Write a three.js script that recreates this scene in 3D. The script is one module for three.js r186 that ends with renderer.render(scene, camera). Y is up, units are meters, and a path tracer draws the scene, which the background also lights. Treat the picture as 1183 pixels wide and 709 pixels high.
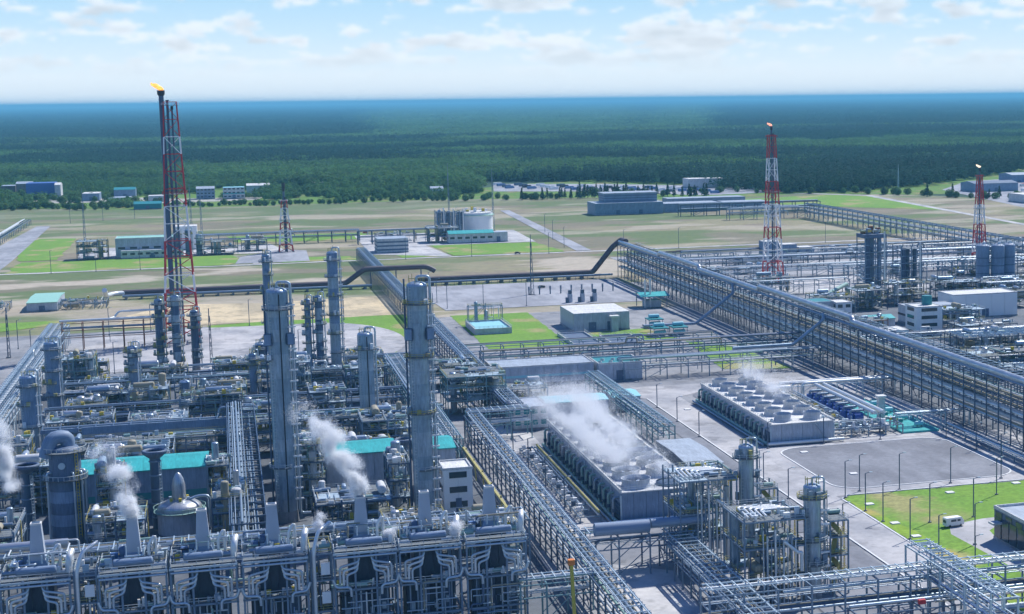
import * as THREE from 'three';
import { mergeGeometries } from 'three/addons/utils/BufferGeometryUtils.js';

// ---------------------------------------------------------------- camera, sky, sun, exposure
// Plan of the place in metres: x to the right along the plant's cross streets, z towards the camera along its
// long streets, the camera 119 m above the ground at x = 0, z = 0.
const scene = new THREE.Scene();
const renderer = new THREE.WebGLRenderer({ antialias: true });
renderer.setSize(1024, 614);
renderer.toneMapping = THREE.LinearToneMapping;
renderer.toneMappingExposure = 1.07;
renderer.shadowMap.enabled = true;

const camera = new THREE.PerspectiveCamera(2 * Math.atan(354.5 / 1930) * 180 / Math.PI, 1760 / 709, 1, 90000);
camera.setViewOffset(1760, 709, 0, 0, 1183, 709);
camera.position.set(0, 118.8, 0);
camera.rotation.order = 'YXZ';
camera.rotation.set(-7.15 * Math.PI / 180, -17.8 * Math.PI / 180, -0.678 * Math.PI / 180);

const SUN_AZ = (17.8 + 36) * Math.PI / 180, SUN_EL = 50 * Math.PI / 180;
const sunDir = new THREE.Vector3(Math.sin(SUN_AZ) * Math.cos(SUN_EL), Math.sin(SUN_EL), -Math.cos(SUN_AZ) * Math.cos(SUN_EL));
const sun = new THREE.DirectionalLight(new THREE.Color().setRGB(1, 0.985, 0.955), 5.0);
sun.position.copy(sunDir).multiplyScalar(1500).add(new THREE.Vector3(120, 0, -700));
sun.target.position.set(120, 0, -700);
sun.castShadow = true;
sun.shadow.camera.left = -900; sun.shadow.camera.right = 900; sun.shadow.camera.top = 900; sun.shadow.camera.bottom = -900; sun.shadow.camera.far = 4000;
sun.shadow.mapSize.set(4096, 4096);
scene.add(sun, sun.target);
const FOG = new THREE.Color().setRGB(0.24, 0.70, 0.95);
scene.fog = new THREE.FogExp2(FOG, 6.4e-5);

// ---------------------------------------------------------------- random numbers and noise
const rng = (s) => () => { s |= 0; s = (s + 0x6D2B79F5) | 0; let t = Math.imul(s ^ (s >>> 15), 1 | s); t = (t + Math.imul(t ^ (t >>> 7), 61 | t)) ^ t; return ((t ^ (t >>> 14)) >>> 0) / 4294967296; };
const PERM = (() => { const r = rng(11), p = new Uint8Array(512), a = Array.from({ length: 256 }, (_, i) => i); for (let i = 255; i > 0; i--) { const j = Math.floor(r() * (i + 1)); [a[i], a[j]] = [a[j], a[i]]; } for (let i = 0; i < 512; i++) p[i] = a[i & 255]; return p; })();
const fade = (t) => t * t * (3 - 2 * t);
function n2(x, y) { // value noise, period 256
  const ix = Math.floor(x), iy = Math.floor(y), fx = fade(x - ix), fy = fade(y - iy), X = ix & 255, Y = iy & 255, X1 = (X + 1) & 255, Y1 = (Y + 1) & 255;
  const a = PERM[PERM[X] + Y], b = PERM[PERM[X1] + Y], c = PERM[PERM[X] + Y1], d = PERM[PERM[X1] + Y1];
  return (a + (b - a) * fx + (c - a) * fy + (a - b - c + d) * fx * fy) / 255;
}
function n3(x, y, z) {
  const iz = Math.floor(z), fz = fade(z - iz), k = (iz & 255) * 17.31, k1 = ((iz + 1) & 255) * 17.31;
  return n2(x + k, y + k * 1.7) * (1 - fz) + n2(x + k1, y + k1 * 1.7) * fz;
}
const fbm = (x, y, o = 5) => { let s = 0, a = 0.5, t = 0; for (let i = 0; i < o; i++) { s += a * n2(x, y); t += a; x = x * 2.03 + 11.7; y = y * 2.03 + 5.3; a *= 0.5; } return s / t; };
const fbm3 = (x, y, z, o) => { let s = 0, a = 0.5, t = 0; for (let i = 0; i < o; i++) { s += a * n3(x, y, z); t += a; x = x * 2.1 + 3.1; y = y * 2.1 + 7.7; z = z * 2.1 + 1.9; a *= 0.56; } return s / t; };
const lerp = THREE.MathUtils.lerp, clamp = THREE.MathUtils.clamp, smooth = (x, a, b) => fade(clamp((x - a) / (b - a), 0, 1));

// ---------------------------------------------------------------- sky: clear blue with low fair-weather cumulus
{
  const W = 4096, H = 2048, data = new Float32Array(W * H * 4);
  const stops = [[0, .82, .90, .97], [0.016, .78, .89, .98], [0.04, .58, .79, .96], [0.07, .38, .67, .93], [0.12, .16, .46, .86], [0.25, .05, .25, .68], [0.5, .02, .14, .52], [1, .012, .09, .42]];
  for (let row = 0; row < H; row++) {
    const el = ((row + 0.5) / H - 0.5) * Math.PI, y = Math.sin(el), ce = Math.cos(el), yy = Math.max(0, y);
    let k = 0; while (k < stops.length - 2 && yy > stops[k + 1][0]) k++;
    const t = (yy - stops[k][0]) / (stops[k + 1][0] - stops[k][0]);
    const base = [1, 2, 3].map((c) => lerp(stops[k][c], stops[k + 1][c], clamp(t, 0, 1)));
    const oct = el < 0.22 ? 5 : 3;
    for (let col = 0; col < W; col++) {
      const i = (row * W + col) * 4;
      let r = base[0], g = base[1], b = base[2];
      if (y > 0) {
        const az = ((col + 0.5) / W - 0.5) * 2 * Math.PI, x = Math.cos(az) * ce, z = Math.sin(az) * ce, q = 1 / (1 + 2.5 * y);
        const px = x * 52 * q + 40, pz = z * 52 * q + 90, py = y * 150 * q + 20;
        const big = fbm3(px * 0.32, py * 0.5, pz * 0.32 + 9, 2), n = fbm3(px, py, pz, oct);
        const cover = n + (big - 0.5) * 0.40, a = smooth(cover, 0.465 + 0.15 * smooth(y, 0.05, 0.22), 0.575 + 0.15 * smooth(y, 0.05, 0.22)) * smooth(y, 0.010, 0.034);
        if (a > 0) {
          const under = oct > 3 ? fbm3(px, py + 0.5, pz, 3) + (big - 0.5) * 0.55 : cover; // how much cloud stands above this place
          const lit = clamp(1.04 - (under - 0.44) * 1.1, 0.66, 1), hz = 1 - smooth(y, 0.0, 0.09) * 0.55;
          const cr = lerp(0.98 * lit, base[0], hz * 0.35), cg = lerp(0.985 * lit, base[1], hz * 0.35), cb = lerp(1.0 * lit + 0.02, base[2], hz * 0.35);
          const A = a * 0.8; r = lerp(r, cr, A); g = lerp(g, cg, A); b = lerp(b, cb, A);
        }
      }
      data[i] = r; data[i + 1] = g; data[i + 2] = b; data[i + 3] = 1;
    }
  }
  const t = new THREE.DataTexture(data, W, H, THREE.RGBAFormat, THREE.FloatType);
  t.mapping = THREE.EquirectangularReflectionMapping; t.magFilter = t.minFilter = THREE.LinearFilter; t.needsUpdate = true;
  scene.background = t; scene.environment = t;
}

// ---------------------------------------------------------------- textures and materials
function tex(size, metres, fn, srgb = true) { // fn(x, y in 0..1) -> [r, g, b] linear
  const data = new Uint8Array(size * size * 4);
  for (let j = 0; j < size; j++) for (let i = 0; i < size; i++) {
    const c = fn(i / size, j / size), k = (j * size + i) * 4;
    for (let n = 0; n < 3; n++) { const v = clamp(c[n], 0, 1); data[k + n] = 255 * (srgb ? (v <= 0.0031308 ? v * 12.92 : 1.055 * Math.pow(v, 1 / 2.4) - 0.055) : v); }
    data[k + 3] = 255;
  }
  const t = new THREE.DataTexture(data, size, size);
  t.wrapS = t.wrapT = THREE.RepeatWrapping; t.magFilter = THREE.LinearFilter; t.minFilter = THREE.LinearMipmapLinearFilter; t.generateMipmaps = true;
  t.repeat.set(1 / metres, 1 / metres); if (srgb) t.colorSpace = THREE.SRGBColorSpace; t.needsUpdate = true;
  return t;
}
// tileable fbm: the period of n2 is 256 cells, so a tile of 2^k cells is blended across its edge
function tfbm(x, y, f, o) { const a = fbm(x * f, y * f, o), b = fbm((x - 1) * f, y * f, o), c = fbm(x * f, (y - 1) * f, o), d = fbm((x - 1) * f, (y - 1) * f, o), u = smooth(x, 0.75, 1), v = smooth(y, 0.75, 1); return lerp(lerp(a, b, u), lerp(c, d, u), v); }
const tint = (c, k) => c.map((v) => v * k);
const mixc = (a, b, t) => a.map((v, i) => lerp(v, b[i], t));
const T = {
  metal: tex(256, 12, (x, y) => { const s = tfbm(x, y * 0.15, 40, 3), m = tfbm(x, y, 5, 4); return tint([1, 1, 1], 0.42 + 0.58 * clamp(0.65 * s + 0.6 * m, 0, 1)); }),
  concrete: tex(1024, 210, (x, y) => { const m = tfbm(x, y, 14, 6), f = tfbm(x, y, 160, 3), crack = Math.abs(tfbm(x, y, 24, 4) - 0.5), oil = smooth(tfbm(x, y, 34, 4), 0.60, 0.72), tyre = smooth(tfbm(x, y * 0.05, 90, 2), 0.62, 0.8); return tint(mixc([0.47, 0.455, 0.435], [0.31, 0.31, 0.315], smooth(m, 0.3, 0.72)), 0.85 + 0.3 * f - (crack < 0.006 ? 0.12 : 0) - 0.22 * oil - 0.08 * tyre); }),
  asphalt: tex(1024, 190, (x, y) => { const m = tfbm(x, y, 9, 6), f = tfbm(x, y, 200, 2), s = tfbm(x, y * 0.2, 60, 3); return tint(mixc([0.215, 0.222, 0.235], [0.145, 0.15, 0.162], smooth(m * 0.7 + s * 0.3, 0.32, 0.68)), 0.85 + 0.3 * f); }),
  grass: tex(1024, 150, (x, y) => { const m = tfbm(x, y, 10, 6), f = tfbm(x, y, 170, 3), d = smooth(tfbm(x, y, 7, 5), 0.54, 0.70); return tint(mixc(mixc([0.105, 0.235, 0.030], [0.165, 0.285, 0.038], m), [0.29, 0.26, 0.12], d * 0.85), 0.65 + 0.7 * f); }),
  forestfloor: tex(512, 900, (x, y) => { const m = tfbm(x, y, 8, 5), f = tfbm(x, y, 60, 3); return tint(mixc([0.020, 0.052, 0.026], [0.034, 0.085, 0.036], m), 0.7 + 0.6 * f); }),
};
const rgb = (r, g, b) => new THREE.Color().setRGB(r, g, b);
const mk = (r, g, b, o = {}) => new THREE.MeshStandardMaterial({ color: rgb(r, g, b), roughness: 0.7, ...o });
const steely = (r, g, b, o = {}) => mk(r, g, b, { metalness: 0.35, roughness: 0.5, ...o });
const M = {
  ground: mk(1, 1, 1, { map: T.forestfloor, roughness: 1 }),
  concrete: mk(0.84, 0.86, 0.90, { map: T.concrete, roughness: 0.95 }), pale: mk(1.16, 1.16, 1.16, { map: T.concrete, roughness: 0.95 }),
  road: mk(1.0, 1.0, 1.02, { map: T.concrete, roughness: 0.95 }), asphalt: mk(1.15, 1.15, 1.18, { map: T.asphalt, roughness: 0.95 }), gravel: mk(1.75, 1.72, 1.72, { map: T.asphalt, roughness: 1 }),
  grass: mk(1.12, 1.1, 1.0, { map: T.grass, roughness: 1 }),
  kerb: mk(0.68, 0.68, 0.66, { roughness: 0.9 }), padWhite: mk(0.7, 0.69, 0.66, { roughness: 0.9 }),
  steel: steely(0.17, 0.24, 0.32), steelDark: steely(0.08, 0.125, 0.19), steelPale: steely(0.44, 0.54, 0.60), teal: steely(0.17, 0.30, 0.33), tan: mk(0.40, 0.36, 0.26, { roughness: 0.7, map: T.metal }), casing: mk(0.055, 0.08, 0.125, { roughness: 0.65, map: T.metal }),
  alu: mk(0.42, 0.52, 0.62, { metalness: 0.6, roughness: 0.42, map: T.metal }), alu2: mk(0.34, 0.45, 0.55, { metalness: 0.55, roughness: 0.45, map: T.metal }), alu3: mk(0.62, 0.65, 0.68, { metalness: 0.6, roughness: 0.34, map: T.metal }),
  pipe: mk(0.46, 0.54, 0.60, { metalness: 0.55, roughness: 0.36 }), pipe2: mk(0.24, 0.31, 0.38, { metalness: 0.45, roughness: 0.45 }), pipe3: mk(0.68, 0.70, 0.69, { metalness: 0.3, roughness: 0.4 }), pipeGreen: mk(0.24, 0.38, 0.34, { roughness: 0.5 }), pipeBlue: mk(0.10, 0.18, 0.36, { roughness: 0.45 }), pipeBrown: mk(0.12, 0.095, 0.11, { roughness: 0.6, map: T.metal }),
  white: mk(0.78, 0.78, 0.76, { roughness: 0.6 }), offwhite: mk(0.66, 0.67, 0.67, { roughness: 0.7, map: T.metal }), clad: mk(0.50, 0.55, 0.62, { roughness: 0.55, map: T.metal }), cladDark: mk(0.12, 0.175, 0.27, { roughness: 0.6, map: T.metal }), cladMid: mk(0.24, 0.33, 0.46, { roughness: 0.6, map: T.metal }), cladBrown: mk(0.30, 0.24, 0.22, { roughness: 0.7, map: T.metal }),
  turq: mk(0.04, 0.46, 0.45, { roughness: 0.5, map: T.metal }), turqDark: mk(0.02, 0.22, 0.24, { roughness: 0.5 }), turqPale: mk(0.30, 0.62, 0.66, { roughness: 0.5 }), green: mk(0.30, 0.55, 0.45, { roughness: 0.55 }),
  blueClad: mk(0.05, 0.12, 0.38, { roughness: 0.5 }), bluePump: mk(0.03, 0.09, 0.32, { roughness: 0.4 }),
  red: mk(0.50, 0.035, 0.045, { roughness: 0.6 }), flareWhite: mk(0.80, 0.79, 0.77, { roughness: 0.6 }), yellow: mk(0.58, 0.44, 0.05, { roughness: 0.55 }), yellowDull: mk(0.40, 0.36, 0.13, { roughness: 0.7 }),
  dark: mk(0.035, 0.04, 0.05, { roughness: 0.7 }), rust: mk(0.20, 0.09, 0.06, { roughness: 0.85 }), glass: mk(0.05, 0.07, 0.09, { roughness: 0.12, metalness: 0.1 }), grating: mk(0.16, 0.18, 0.19, { roughness: 0.8, metalness: 0.2 }), rail: mk(0.46, 0.50, 0.50, { roughness: 0.6 }), roofGrey: mk(0.46, 0.52, 0.58, { roughness: 0.5, map: T.metal }), roofWhite: mk(0.80, 0.79, 0.75, { roughness: 0.7, map: T.metal }), tyre: mk(0.03, 0.03, 0.03, { roughness: 0.9 }),
};

// ---------------------------------------------------------------- geometry helpers
const taken = new Map();
const numbered = (n) => { const k = taken.get(n) ?? 0; taken.set(n, k + 1); return k ? n + '_' + String(k).padStart(3, '0') : n; };
const V = (x, y, z) => new THREE.Vector3(x, y, z);
const Y = V(0, 1, 0);
function add(parent, name, geo, m) { const o = new THREE.Mesh(geo, m); o.name = parent === scene ? numbered(name) : name; o.castShadow = o.receiveShadow = true; parent.add(o); return o; }
function thing(name, label, category, u, d, group, y = 0, turn = 0) { const o = new THREE.Group(); o.name = numbered(name); o.position.set(u, y, -d); o.rotation.y = turn; o.userData = { label, category }; if (group) o.userData.group = group; scene.add(o); return o; }
const setTag = (o, label, category, group, kind) => { if (label) o.userData.label = label; if (category) o.userData.category = category; if (group) o.userData.group = group; if (kind) o.userData.kind = kind; return o; };
const UB = new THREE.BoxGeometry(1, 1, 1);
const cyls = {}; const UC = (seg) => (cyls[seg] ??= new THREE.CylinderGeometry(1, 1, 1, seg));
function box(p, name, m, x, y, z, w, h, d) { const o = add(p, name, UB, m); o.position.set(x, y + h / 2, z); o.scale.set(w, h, d); return o; } // x, z: centre; y: underside
function bar(p, name, m, a, b, w = 0.3, h = w) { const o = add(p, name, UB, m), dir = V().subVectors(b, a), L = dir.length(); o.position.addVectors(a, b).multiplyScalar(0.5); o.scale.set(w, L, h); o.quaternion.setFromUnitVectors(Y, dir.normalize()); return o; }
function rod(p, name, m, a, b, r, seg = 8) { const o = add(p, name, UC(seg), m), dir = V().subVectors(b, a), L = dir.length(); o.position.addVectors(a, b).multiplyScalar(0.5); o.scale.set(r, L, r); o.quaternion.setFromUnitVectors(Y, dir.normalize()); return o; }
const cyl = (p, name, m, x, y, z, r, h, seg = 16) => { const o = add(p, name, UC(seg), m); o.position.set(x, y + h / 2, z); o.scale.set(r, h, r); return o; };
const cache = new Map(); const cached = (key, f) => { if (!cache.has(key)) cache.set(key, f()); return cache.get(key); };
function boxM(w, h, d) { // a box whose uv are metres
  return cached(`b${w.toFixed(2)},${h.toFixed(2)},${d.toFixed(2)}`, () => { const g = new THREE.BoxGeometry(w, h, d), p = g.attributes.position, n = g.attributes.normal, uv = g.attributes.uv; for (let i = 0; i < p.count; i++) { const ax = Math.abs(n.getX(i)), ay = Math.abs(n.getY(i)); uv.setXY(i, ax > 0.5 ? p.getZ(i) : p.getX(i), ay > 0.5 ? p.getZ(i) : p.getY(i)); } return g; });
}
function block(p, name, m, x, y, z, w, h, d) { const o = add(p, name, boxM(w, h, d), m); o.position.set(x, y + h / 2, z); return o; }
function lathe(pts, seg = 24) { return cached('l' + seg + pts.flat().map((v) => v.toFixed(2)).join(), () => { const g = new THREE.LatheGeometry(pts.map(([r, y]) => new THREE.Vector2(r, y)), seg), uv = g.attributes.uv, R = Math.max(...pts.map((q) => q[0])), p = g.attributes.position; for (let i = 0; i < uv.count; i++) uv.setXY(i, uv.getX(i) * 2 * Math.PI * R, p.getY(i)); return g; }); }
function sweep(pts, r, seg = 8, bend = 3) { // a pipe along a polyline with rounded elbows
  const c = []; pts = pts.map((p) => p.isVector3 ? p : V(...p));
  for (let i = 0; i < pts.length; i++) {
    if (!i || i === pts.length - 1) { c.push(pts[i]); continue; }
    const a = V().subVectors(pts[i - 1], pts[i]), b = V().subVectors(pts[i + 1], pts[i]), k = Math.min(r * bend, a.length() * 0.45, b.length() * 0.45);
    const A = pts[i].clone().addScaledVector(a.normalize(), k), B = pts[i].clone().addScaledVector(b.normalize(), k);
    for (const t of [0, 0.33, 0.67, 1]) c.push(A.clone().multiplyScalar((1 - t) ** 2).addScaledVector(pts[i], 2 * t * (1 - t)).addScaledVector(B, t * t));
  }
  const pos = [], nor = [], uv = [], idx = []; let up = null, L = 0;
  for (let i = 0; i < c.length; i++) {
    const tan = V().subVectors(c[Math.min(i + 1, c.length - 1)], c[Math.max(i - 1, 0)]).normalize();
    if (!up) up = Math.abs(tan.y) > 0.9 ? V(1, 0, 0) : V(0, 1, 0);
    up = up.clone().addScaledVector(tan, -up.dot(tan)); if (up.lengthSq() < 1e-6) up = V(tan.y, tan.z, tan.x); up.normalize();
    const side = V().crossVectors(tan, up); if (i) L += c[i].distanceTo(c[i - 1]);
    for (let j = 0; j <= seg; j++) { const a = j / seg * 2 * Math.PI, n = up.clone().multiplyScalar(Math.cos(a)).addScaledVector(side, Math.sin(a)); pos.push(c[i].x + n.x * r, c[i].y + n.y * r, c[i].z + n.z * r); nor.push(n.x, n.y, n.z); uv.push(j / seg * 2 * Math.PI * r, L); }
  }
  for (let i = 0; i < c.length - 1; i++) for (let j = 0; j < seg; j++) { const a = i * (seg + 1) + j, b = a + seg + 1; idx.push(a, a + 1, b, b, a + 1, b + 1); }
  for (const [end, flip] of [[0, 1], [c.length - 1, 0]]) { const o = pos.length / 3, t = V().subVectors(c[end], c[end ? end - 1 : 1]).normalize(); pos.push(c[end].x, c[end].y, c[end].z); nor.push(t.x, t.y, t.z); uv.push(0, 0); for (let j = 0; j <= seg; j++) { const s = (end * (seg + 1) + j) * 3; pos.push(pos[s], pos[s + 1], pos[s + 2]); nor.push(t.x, t.y, t.z); uv.push(0, 0); } for (let j = 0; j < seg; j++) flip ? idx.push(o, o + 2 + j, o + 1 + j) : idx.push(o, o + 1 + j, o + 2 + j); }
  const g = new THREE.BufferGeometry();
  g.setAttribute('position', new THREE.Float32BufferAttribute(pos, 3)); g.setAttribute('normal', new THREE.Float32BufferAttribute(nor, 3)); g.setAttribute('uv', new THREE.Float32BufferAttribute(uv, 2)); g.setIndex(idx);
  return g;
}
const pipe = (p, name, m, pts, r, seg = 8, bend = 3) => add(p, name, sweep(pts, r, seg, bend), m);
class Merge { // thin members of one part, joined
  constructor() { this.g = []; }
  put(g, mtx) { this.g.push(g.clone().applyMatrix4(mtx)); return this; }
  bar(a, b, w = 0.08) { const d = V().subVectors(b, a), L = d.length(); return this.put(UB, new THREE.Matrix4().compose(V().addVectors(a, b).multiplyScalar(0.5), new THREE.Quaternion().setFromUnitVectors(Y, d.normalize()), V(w, L, w))); }
  box(x, y, z, w, h, d) { return this.put(UB, new THREE.Matrix4().makeScale(w, h, d).setPosition(x, y + h / 2, z)); }
  build(p, name, m) { return this.g.length ? add(p, name, mergeGeometries(this.g), m) : null; }
}
function railing(p, m, x0, x1, z0, z1, y, w = 0.1) { // guard rail round a rectangle
  const b = new Merge();
  for (const h of [0.55, 1.1]) { b.bar(V(x0, y + h, z0), V(x1, y + h, z0), w); b.bar(V(x0, y + h, z1), V(x1, y + h, z1), w); b.bar(V(x0, y + h, z0), V(x0, y + h, z1), w); b.bar(V(x1, y + h, z0), V(x1, y + h, z1), w); }
  const nx = Math.max(1, Math.round((x1 - x0) / 2.5)), nz = Math.max(1, Math.round((z1 - z0) / 2.5));
  for (let i = 0; i <= nx; i++) for (const z of [z0, z1]) b.bar(V(lerp(x0, x1, i / nx), y, z), V(lerp(x0, x1, i / nx), y + 1.1, z), w);
  for (let i = 1; i < nz; i++) for (const x of [x0, x1]) b.bar(V(x, y, lerp(z0, z1, i / nz)), V(x, y + 1.1, lerp(z0, z1, i / nz)), w);
  return b.build(p, 'railing', m);
}
function ladder(p, m, x, z, y0, y1, along = 'x', w = 0.7) {
  const b = new Merge(), o = (s) => along === 'x' ? V(x + s, 0, z) : V(x, 0, z + s);
  for (const s of [-w / 2, w / 2]) { const q = o(s); b.bar(V(q.x, y0, q.z), V(q.x, y1, q.z), 0.13); }
  for (let y = y0 + 0.6; y < y1; y += 0.9) { const a = o(-w / 2), c = o(w / 2); b.bar(V(a.x, y, a.z), V(c.x, y, c.z), 0.1); }
  return b.build(p, 'ladder', m);
}
// a flat sheet of ground from plan points [x, depth], uv in metres
function sheet(name, m, pts, y, kind = 'structure', label, category) {
  const s = new THREE.Shape(pts.map(([u, d]) => new THREE.Vector2(u, d))), g = new THREE.ShapeGeometry(s, 24), p = g.attributes.position, uv = new Float32Array(p.count * 2);
  for (let i = 0; i < p.count; i++) { const u = p.getX(i), d = p.getY(i); uv[i * 2] = u; uv[i * 2 + 1] = d; p.setXYZ(i, u, y, -d); g.attributes.normal.setXYZ(i, 0, 1, 0); }
  g.setAttribute('uv', new THREE.BufferAttribute(uv, 2));
  const o = add(scene, name, g, m); o.userData.kind = kind; if (label) setTag(o, label, category); return o;
}
const rect = (u0, u1, d0, d1) => [[u0, d0], [u1, d0], [u1, d1], [u0, d1]];
function rounded(u0, u1, d0, d1, r) { const out = []; for (const [cu, cd, a] of [[u1 - r, d0 + r, -90], [u1 - r, d1 - r, 0], [u0 + r, d1 - r, 90], [u0 + r, d0 + r, 180]]) for (let k = 0; k <= 6; k++) { const t = (a + k * 15) * Math.PI / 180; out.push([cu + r * Math.cos(t), cd + r * Math.sin(t)]); } return out; }

// ---------------------------------------------------------------- the ground, streets and lawns
{
  const g = new THREE.CircleGeometry(70000, 128).rotateX(-Math.PI / 2), uv = g.attributes.uv, p = g.attributes.position;
  for (let i = 0; i < uv.count; i++) uv.setXY(i, p.getX(i), p.getZ(i));
  const o = add(scene, 'ground', g, M.ground); o.position.set(0, -0.5, 0); o.userData.kind = 'structure'; o.userData.label = 'dark green forest floor reaching to the horizon';
}
{ // dry meadow round the plant: straw, green and bare sand in long mown and wheel-worn patches
  const U0 = -420, U1 = 940, D0 = 880, D1 = 2200, S = 2048, data = new Uint8Array(S * S * 4), enc = (v) => 255 * Math.pow(clamp(v, 0, 1), 1 / 2.2);
  const green = [0.120, 0.165, 0.055], straw = [0.285, 0.250, 0.145], brown = [0.225, 0.178, 0.130], sand = [0.44, 0.38, 0.29];
  for (let j = 0; j < S; j++) for (let i = 0; i < S; i++) {
    const u = lerp(U0, U1, i / S), d = lerp(D0, D1, j / S), m = fbm(u / 120 + 5, d / 60 + 9, 5), s = fbm(u / 80 + 31, d / 40 + 3, 5), b = fbm(u / 60 + 71, d / 44 + 50, 5), f = fbm(u / 3, d / 3, 3), w = fbm(u / 110 + 90, d / 20 + 17, 4);
    let c = mixc(green, straw, smooth(m, 0.43, 0.62) * 0.9); c = mixc(c, brown, smooth(b, 0.48, 0.62) * 0.7);
    c = mixc(c, sand, smooth(s * 0.75 + w * 0.25, 0.53, 0.64) * (d < 1000 || (d > 1090 && d < 1290) ? 1 : 0.6)); if (d < 1085) c = mixc(c, sand, smooth(b, 0.36, 0.6) * 0.6); if (d > 1900) c = mixc(c, green, 0.55);
    const k = (j * S + i) * 4; for (let n = 0; n < 3; n++) data[k + n] = enc(c[n] * (0.82 + 0.36 * f)); data[k + 3] = 255;
  }
  const t = new THREE.DataTexture(data, S, S); t.colorSpace = THREE.SRGBColorSpace; t.magFilter = THREE.LinearFilter; t.minFilter = THREE.LinearMipmapLinearFilter; t.generateMipmaps = true; t.needsUpdate = true;
  const pts = [[-420, 880], [940, 880], [930, 1560], [790, 1880], [690, 1960], [520, 1900], [430, 2010], [240, 2060], [40, 2040], [-110, 2050], [-250, 2140], [-420, 2180]];
  const o = sheet('dry_field', mk(1, 1, 1, { map: t, roughness: 1 }), pts, -0.3); const uv = o.geometry.attributes.uv;
  for (let i = 0; i < uv.count; i++) uv.setXY(i, (uv.getX(i) - U0) / (U1 - U0), (uv.getY(i) - D0) / (D1 - D0));
  o.userData.label = 'dry straw coloured meadow with sandy patches round the plant';
}
const ragged = (pts, amp) => pts.flatMap(([u, d], i) => { const [u1, d1] = pts[(i + 1) % pts.length], L = Math.hypot(u1 - u, d1 - d), n = Math.max(1, Math.round(L / (amp * 4))); return Array.from({ length: n }, (_, k) => { const t = k / n, q = k ? (fbm(u * 0.7 + k * 0.83, d * 0.7 + i * 5.1, 3) - 0.5) * 2.6 * amp : 0; return [lerp(u, u1, t) - (d1 - d) / L * q, lerp(d, d1, t) + (u1 - u) / L * q]; }); });
const lay = (name, m, pts, y, label) => { if (/lawn|verge|sand|meadow|field/.test(name)) pts = ragged(pts, pts[0][1] > 1200 ? 2.4 : 0.8); const o = sheet(name, m, pts, y); if (label) o.userData.label = label; return o; };
lay('plant_yard', mk(0.66, 0.68, 0.72, { map: T.concrete, roughness: 0.95 }), [[-300, 100], [620, 100], [620, 1060], [250, 1060], [250, 930], [90, 930], [90, 940], [-300, 940]], -0.2, 'grey concrete yard under the whole plant');
lay('shade_tint_floor', mk(0.62, 0.66, 0.70, { map: T.asphalt, roughness: 1 }), [[-140, 300], [74, 300], [74, 768], [-140, 776]], -0.15, 'paving darkened to imitate the shade under the crowded process area');  // darker base colour stands in for the shade among the units
lay('shade_tint_floor', mk(0.8, 0.84, 0.88, { map: T.asphalt, roughness: 1 }), [[252, 400], [420, 400], [420, 860], [620, 880], [620, 1045], [425, 1045], [425, 935], [252, 935]], -0.15, 'paving darkened to imitate the shade under and behind the tall pipe rack');  // the same shade put into the paving colour round the tall rack
// left: flare plot, its green verge, sandy strip
lay('sand_strip', mk(1.35, 1.12, 0.72, { map: T.concrete, roughness: 1 }), [[-60, 955], [-10, 948], [92, 952], [100, 1010], [92, 1050], [20, 1040], [-30, 1052], [-55, 1010]], -0.12, 'pale sandy ground before the brown pipe');
lay('grass_verge', M.grass, [[-200, 905], [-150, 940], [-82, 985], [-78, 1000], [-200, 1000]], -0.13, 'green grass beside the grey shed at the edge of the plot');
lay('grass_verge', M.grass, [[20, 780], [52, 772], [74, 800], [92, 880], [94, 950], [40, 956], [-12, 944], [-10, 930], [20, 930]], -0.13, 'green grass verge bordering the round flare plot');
{ const pts = []; for (let a = -100; a <= 100; a += 8) { const t = a * Math.PI / 180; pts.push([40 + 44 * Math.cos(t), 855 + 78 * Math.sin(t)]); } lay('flare_plot', M.road, [[-95, 800], [20, 783], ...pts, [-20, 935], [-95, 905]], -0.1, 'grey gravel plot round the tall flare tower'); }
lay('access_road', M.pale, [[-75, 776], [48, 768], [48, 774], [-75, 782]], -0.07, 'pale strip of road in front of the flare plot');
lay('access_road', M.pale, [[-20, 868], [62, 862], [66, 800], [69, 800], [66, 867], [-20, 873]], -0.07, 'narrow white path across the flare plot');
// the strip beyond the brown pipe
lay('field_road', M.pale, rect(-300, 620, 1290, 1297), -0.1, 'narrow pale road across the field beyond the brown pipe');
lay('lawn', M.grass, [[-152, 1298], [0, 1298], [14, 1320], [4, 1382], [-150, 1388]], -0.1, 'green lawn strip before the far process unit');
lay('lawn', M.grass, [[-152, 1398], [-125, 1398], [-128, 1620], [-160, 1630], [-166, 1500]], -0.1, 'green lawn beside the far service road');
lay('lawn', M.grass, [[40, 1300], [95, 1300], [92, 1332], [36, 1345]], -0.1, 'small green lawn at the little flare');
lay('lawn', M.grass, [[128, 1300], [158, 1300], [148, 1345], [126, 1345]], -0.1, 'small green lawn before the striped building');
lay('lawn', M.grass, [[168, 1302], [254, 1300], [248, 1398], [160, 1402]], -0.1, 'bright green lawn before the long turquoise-roofed building');
lay('lawn', M.grass, [[10, 1500], [120, 1495], [120, 1570], [0, 1580]], -0.1, 'green lawn behind the far pipe rack');
lay('service_road', M.gravel, [[-158, 1300], [-300, 1300], [-300, 1420], [-185, 1540], [-178, 1800], [-165, 1800], [-158, 1400]], -0.09, 'grey service road on the far left of the field');
lay('unit_pad', M.pale, [[-110, 1392], [36, 1392], [18, 1300], [30, 1300], [48, 1400], [36, 1480], [-116, 1500]], -0.08, 'pale concrete pad under the far process unit');
lay('flare_pad', M.gravel, [[6, 1306], [60, 1306], [62, 1400], [44, 1420], [10, 1360]], -0.06, 'round grey pad under the little flare tower');
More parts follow.
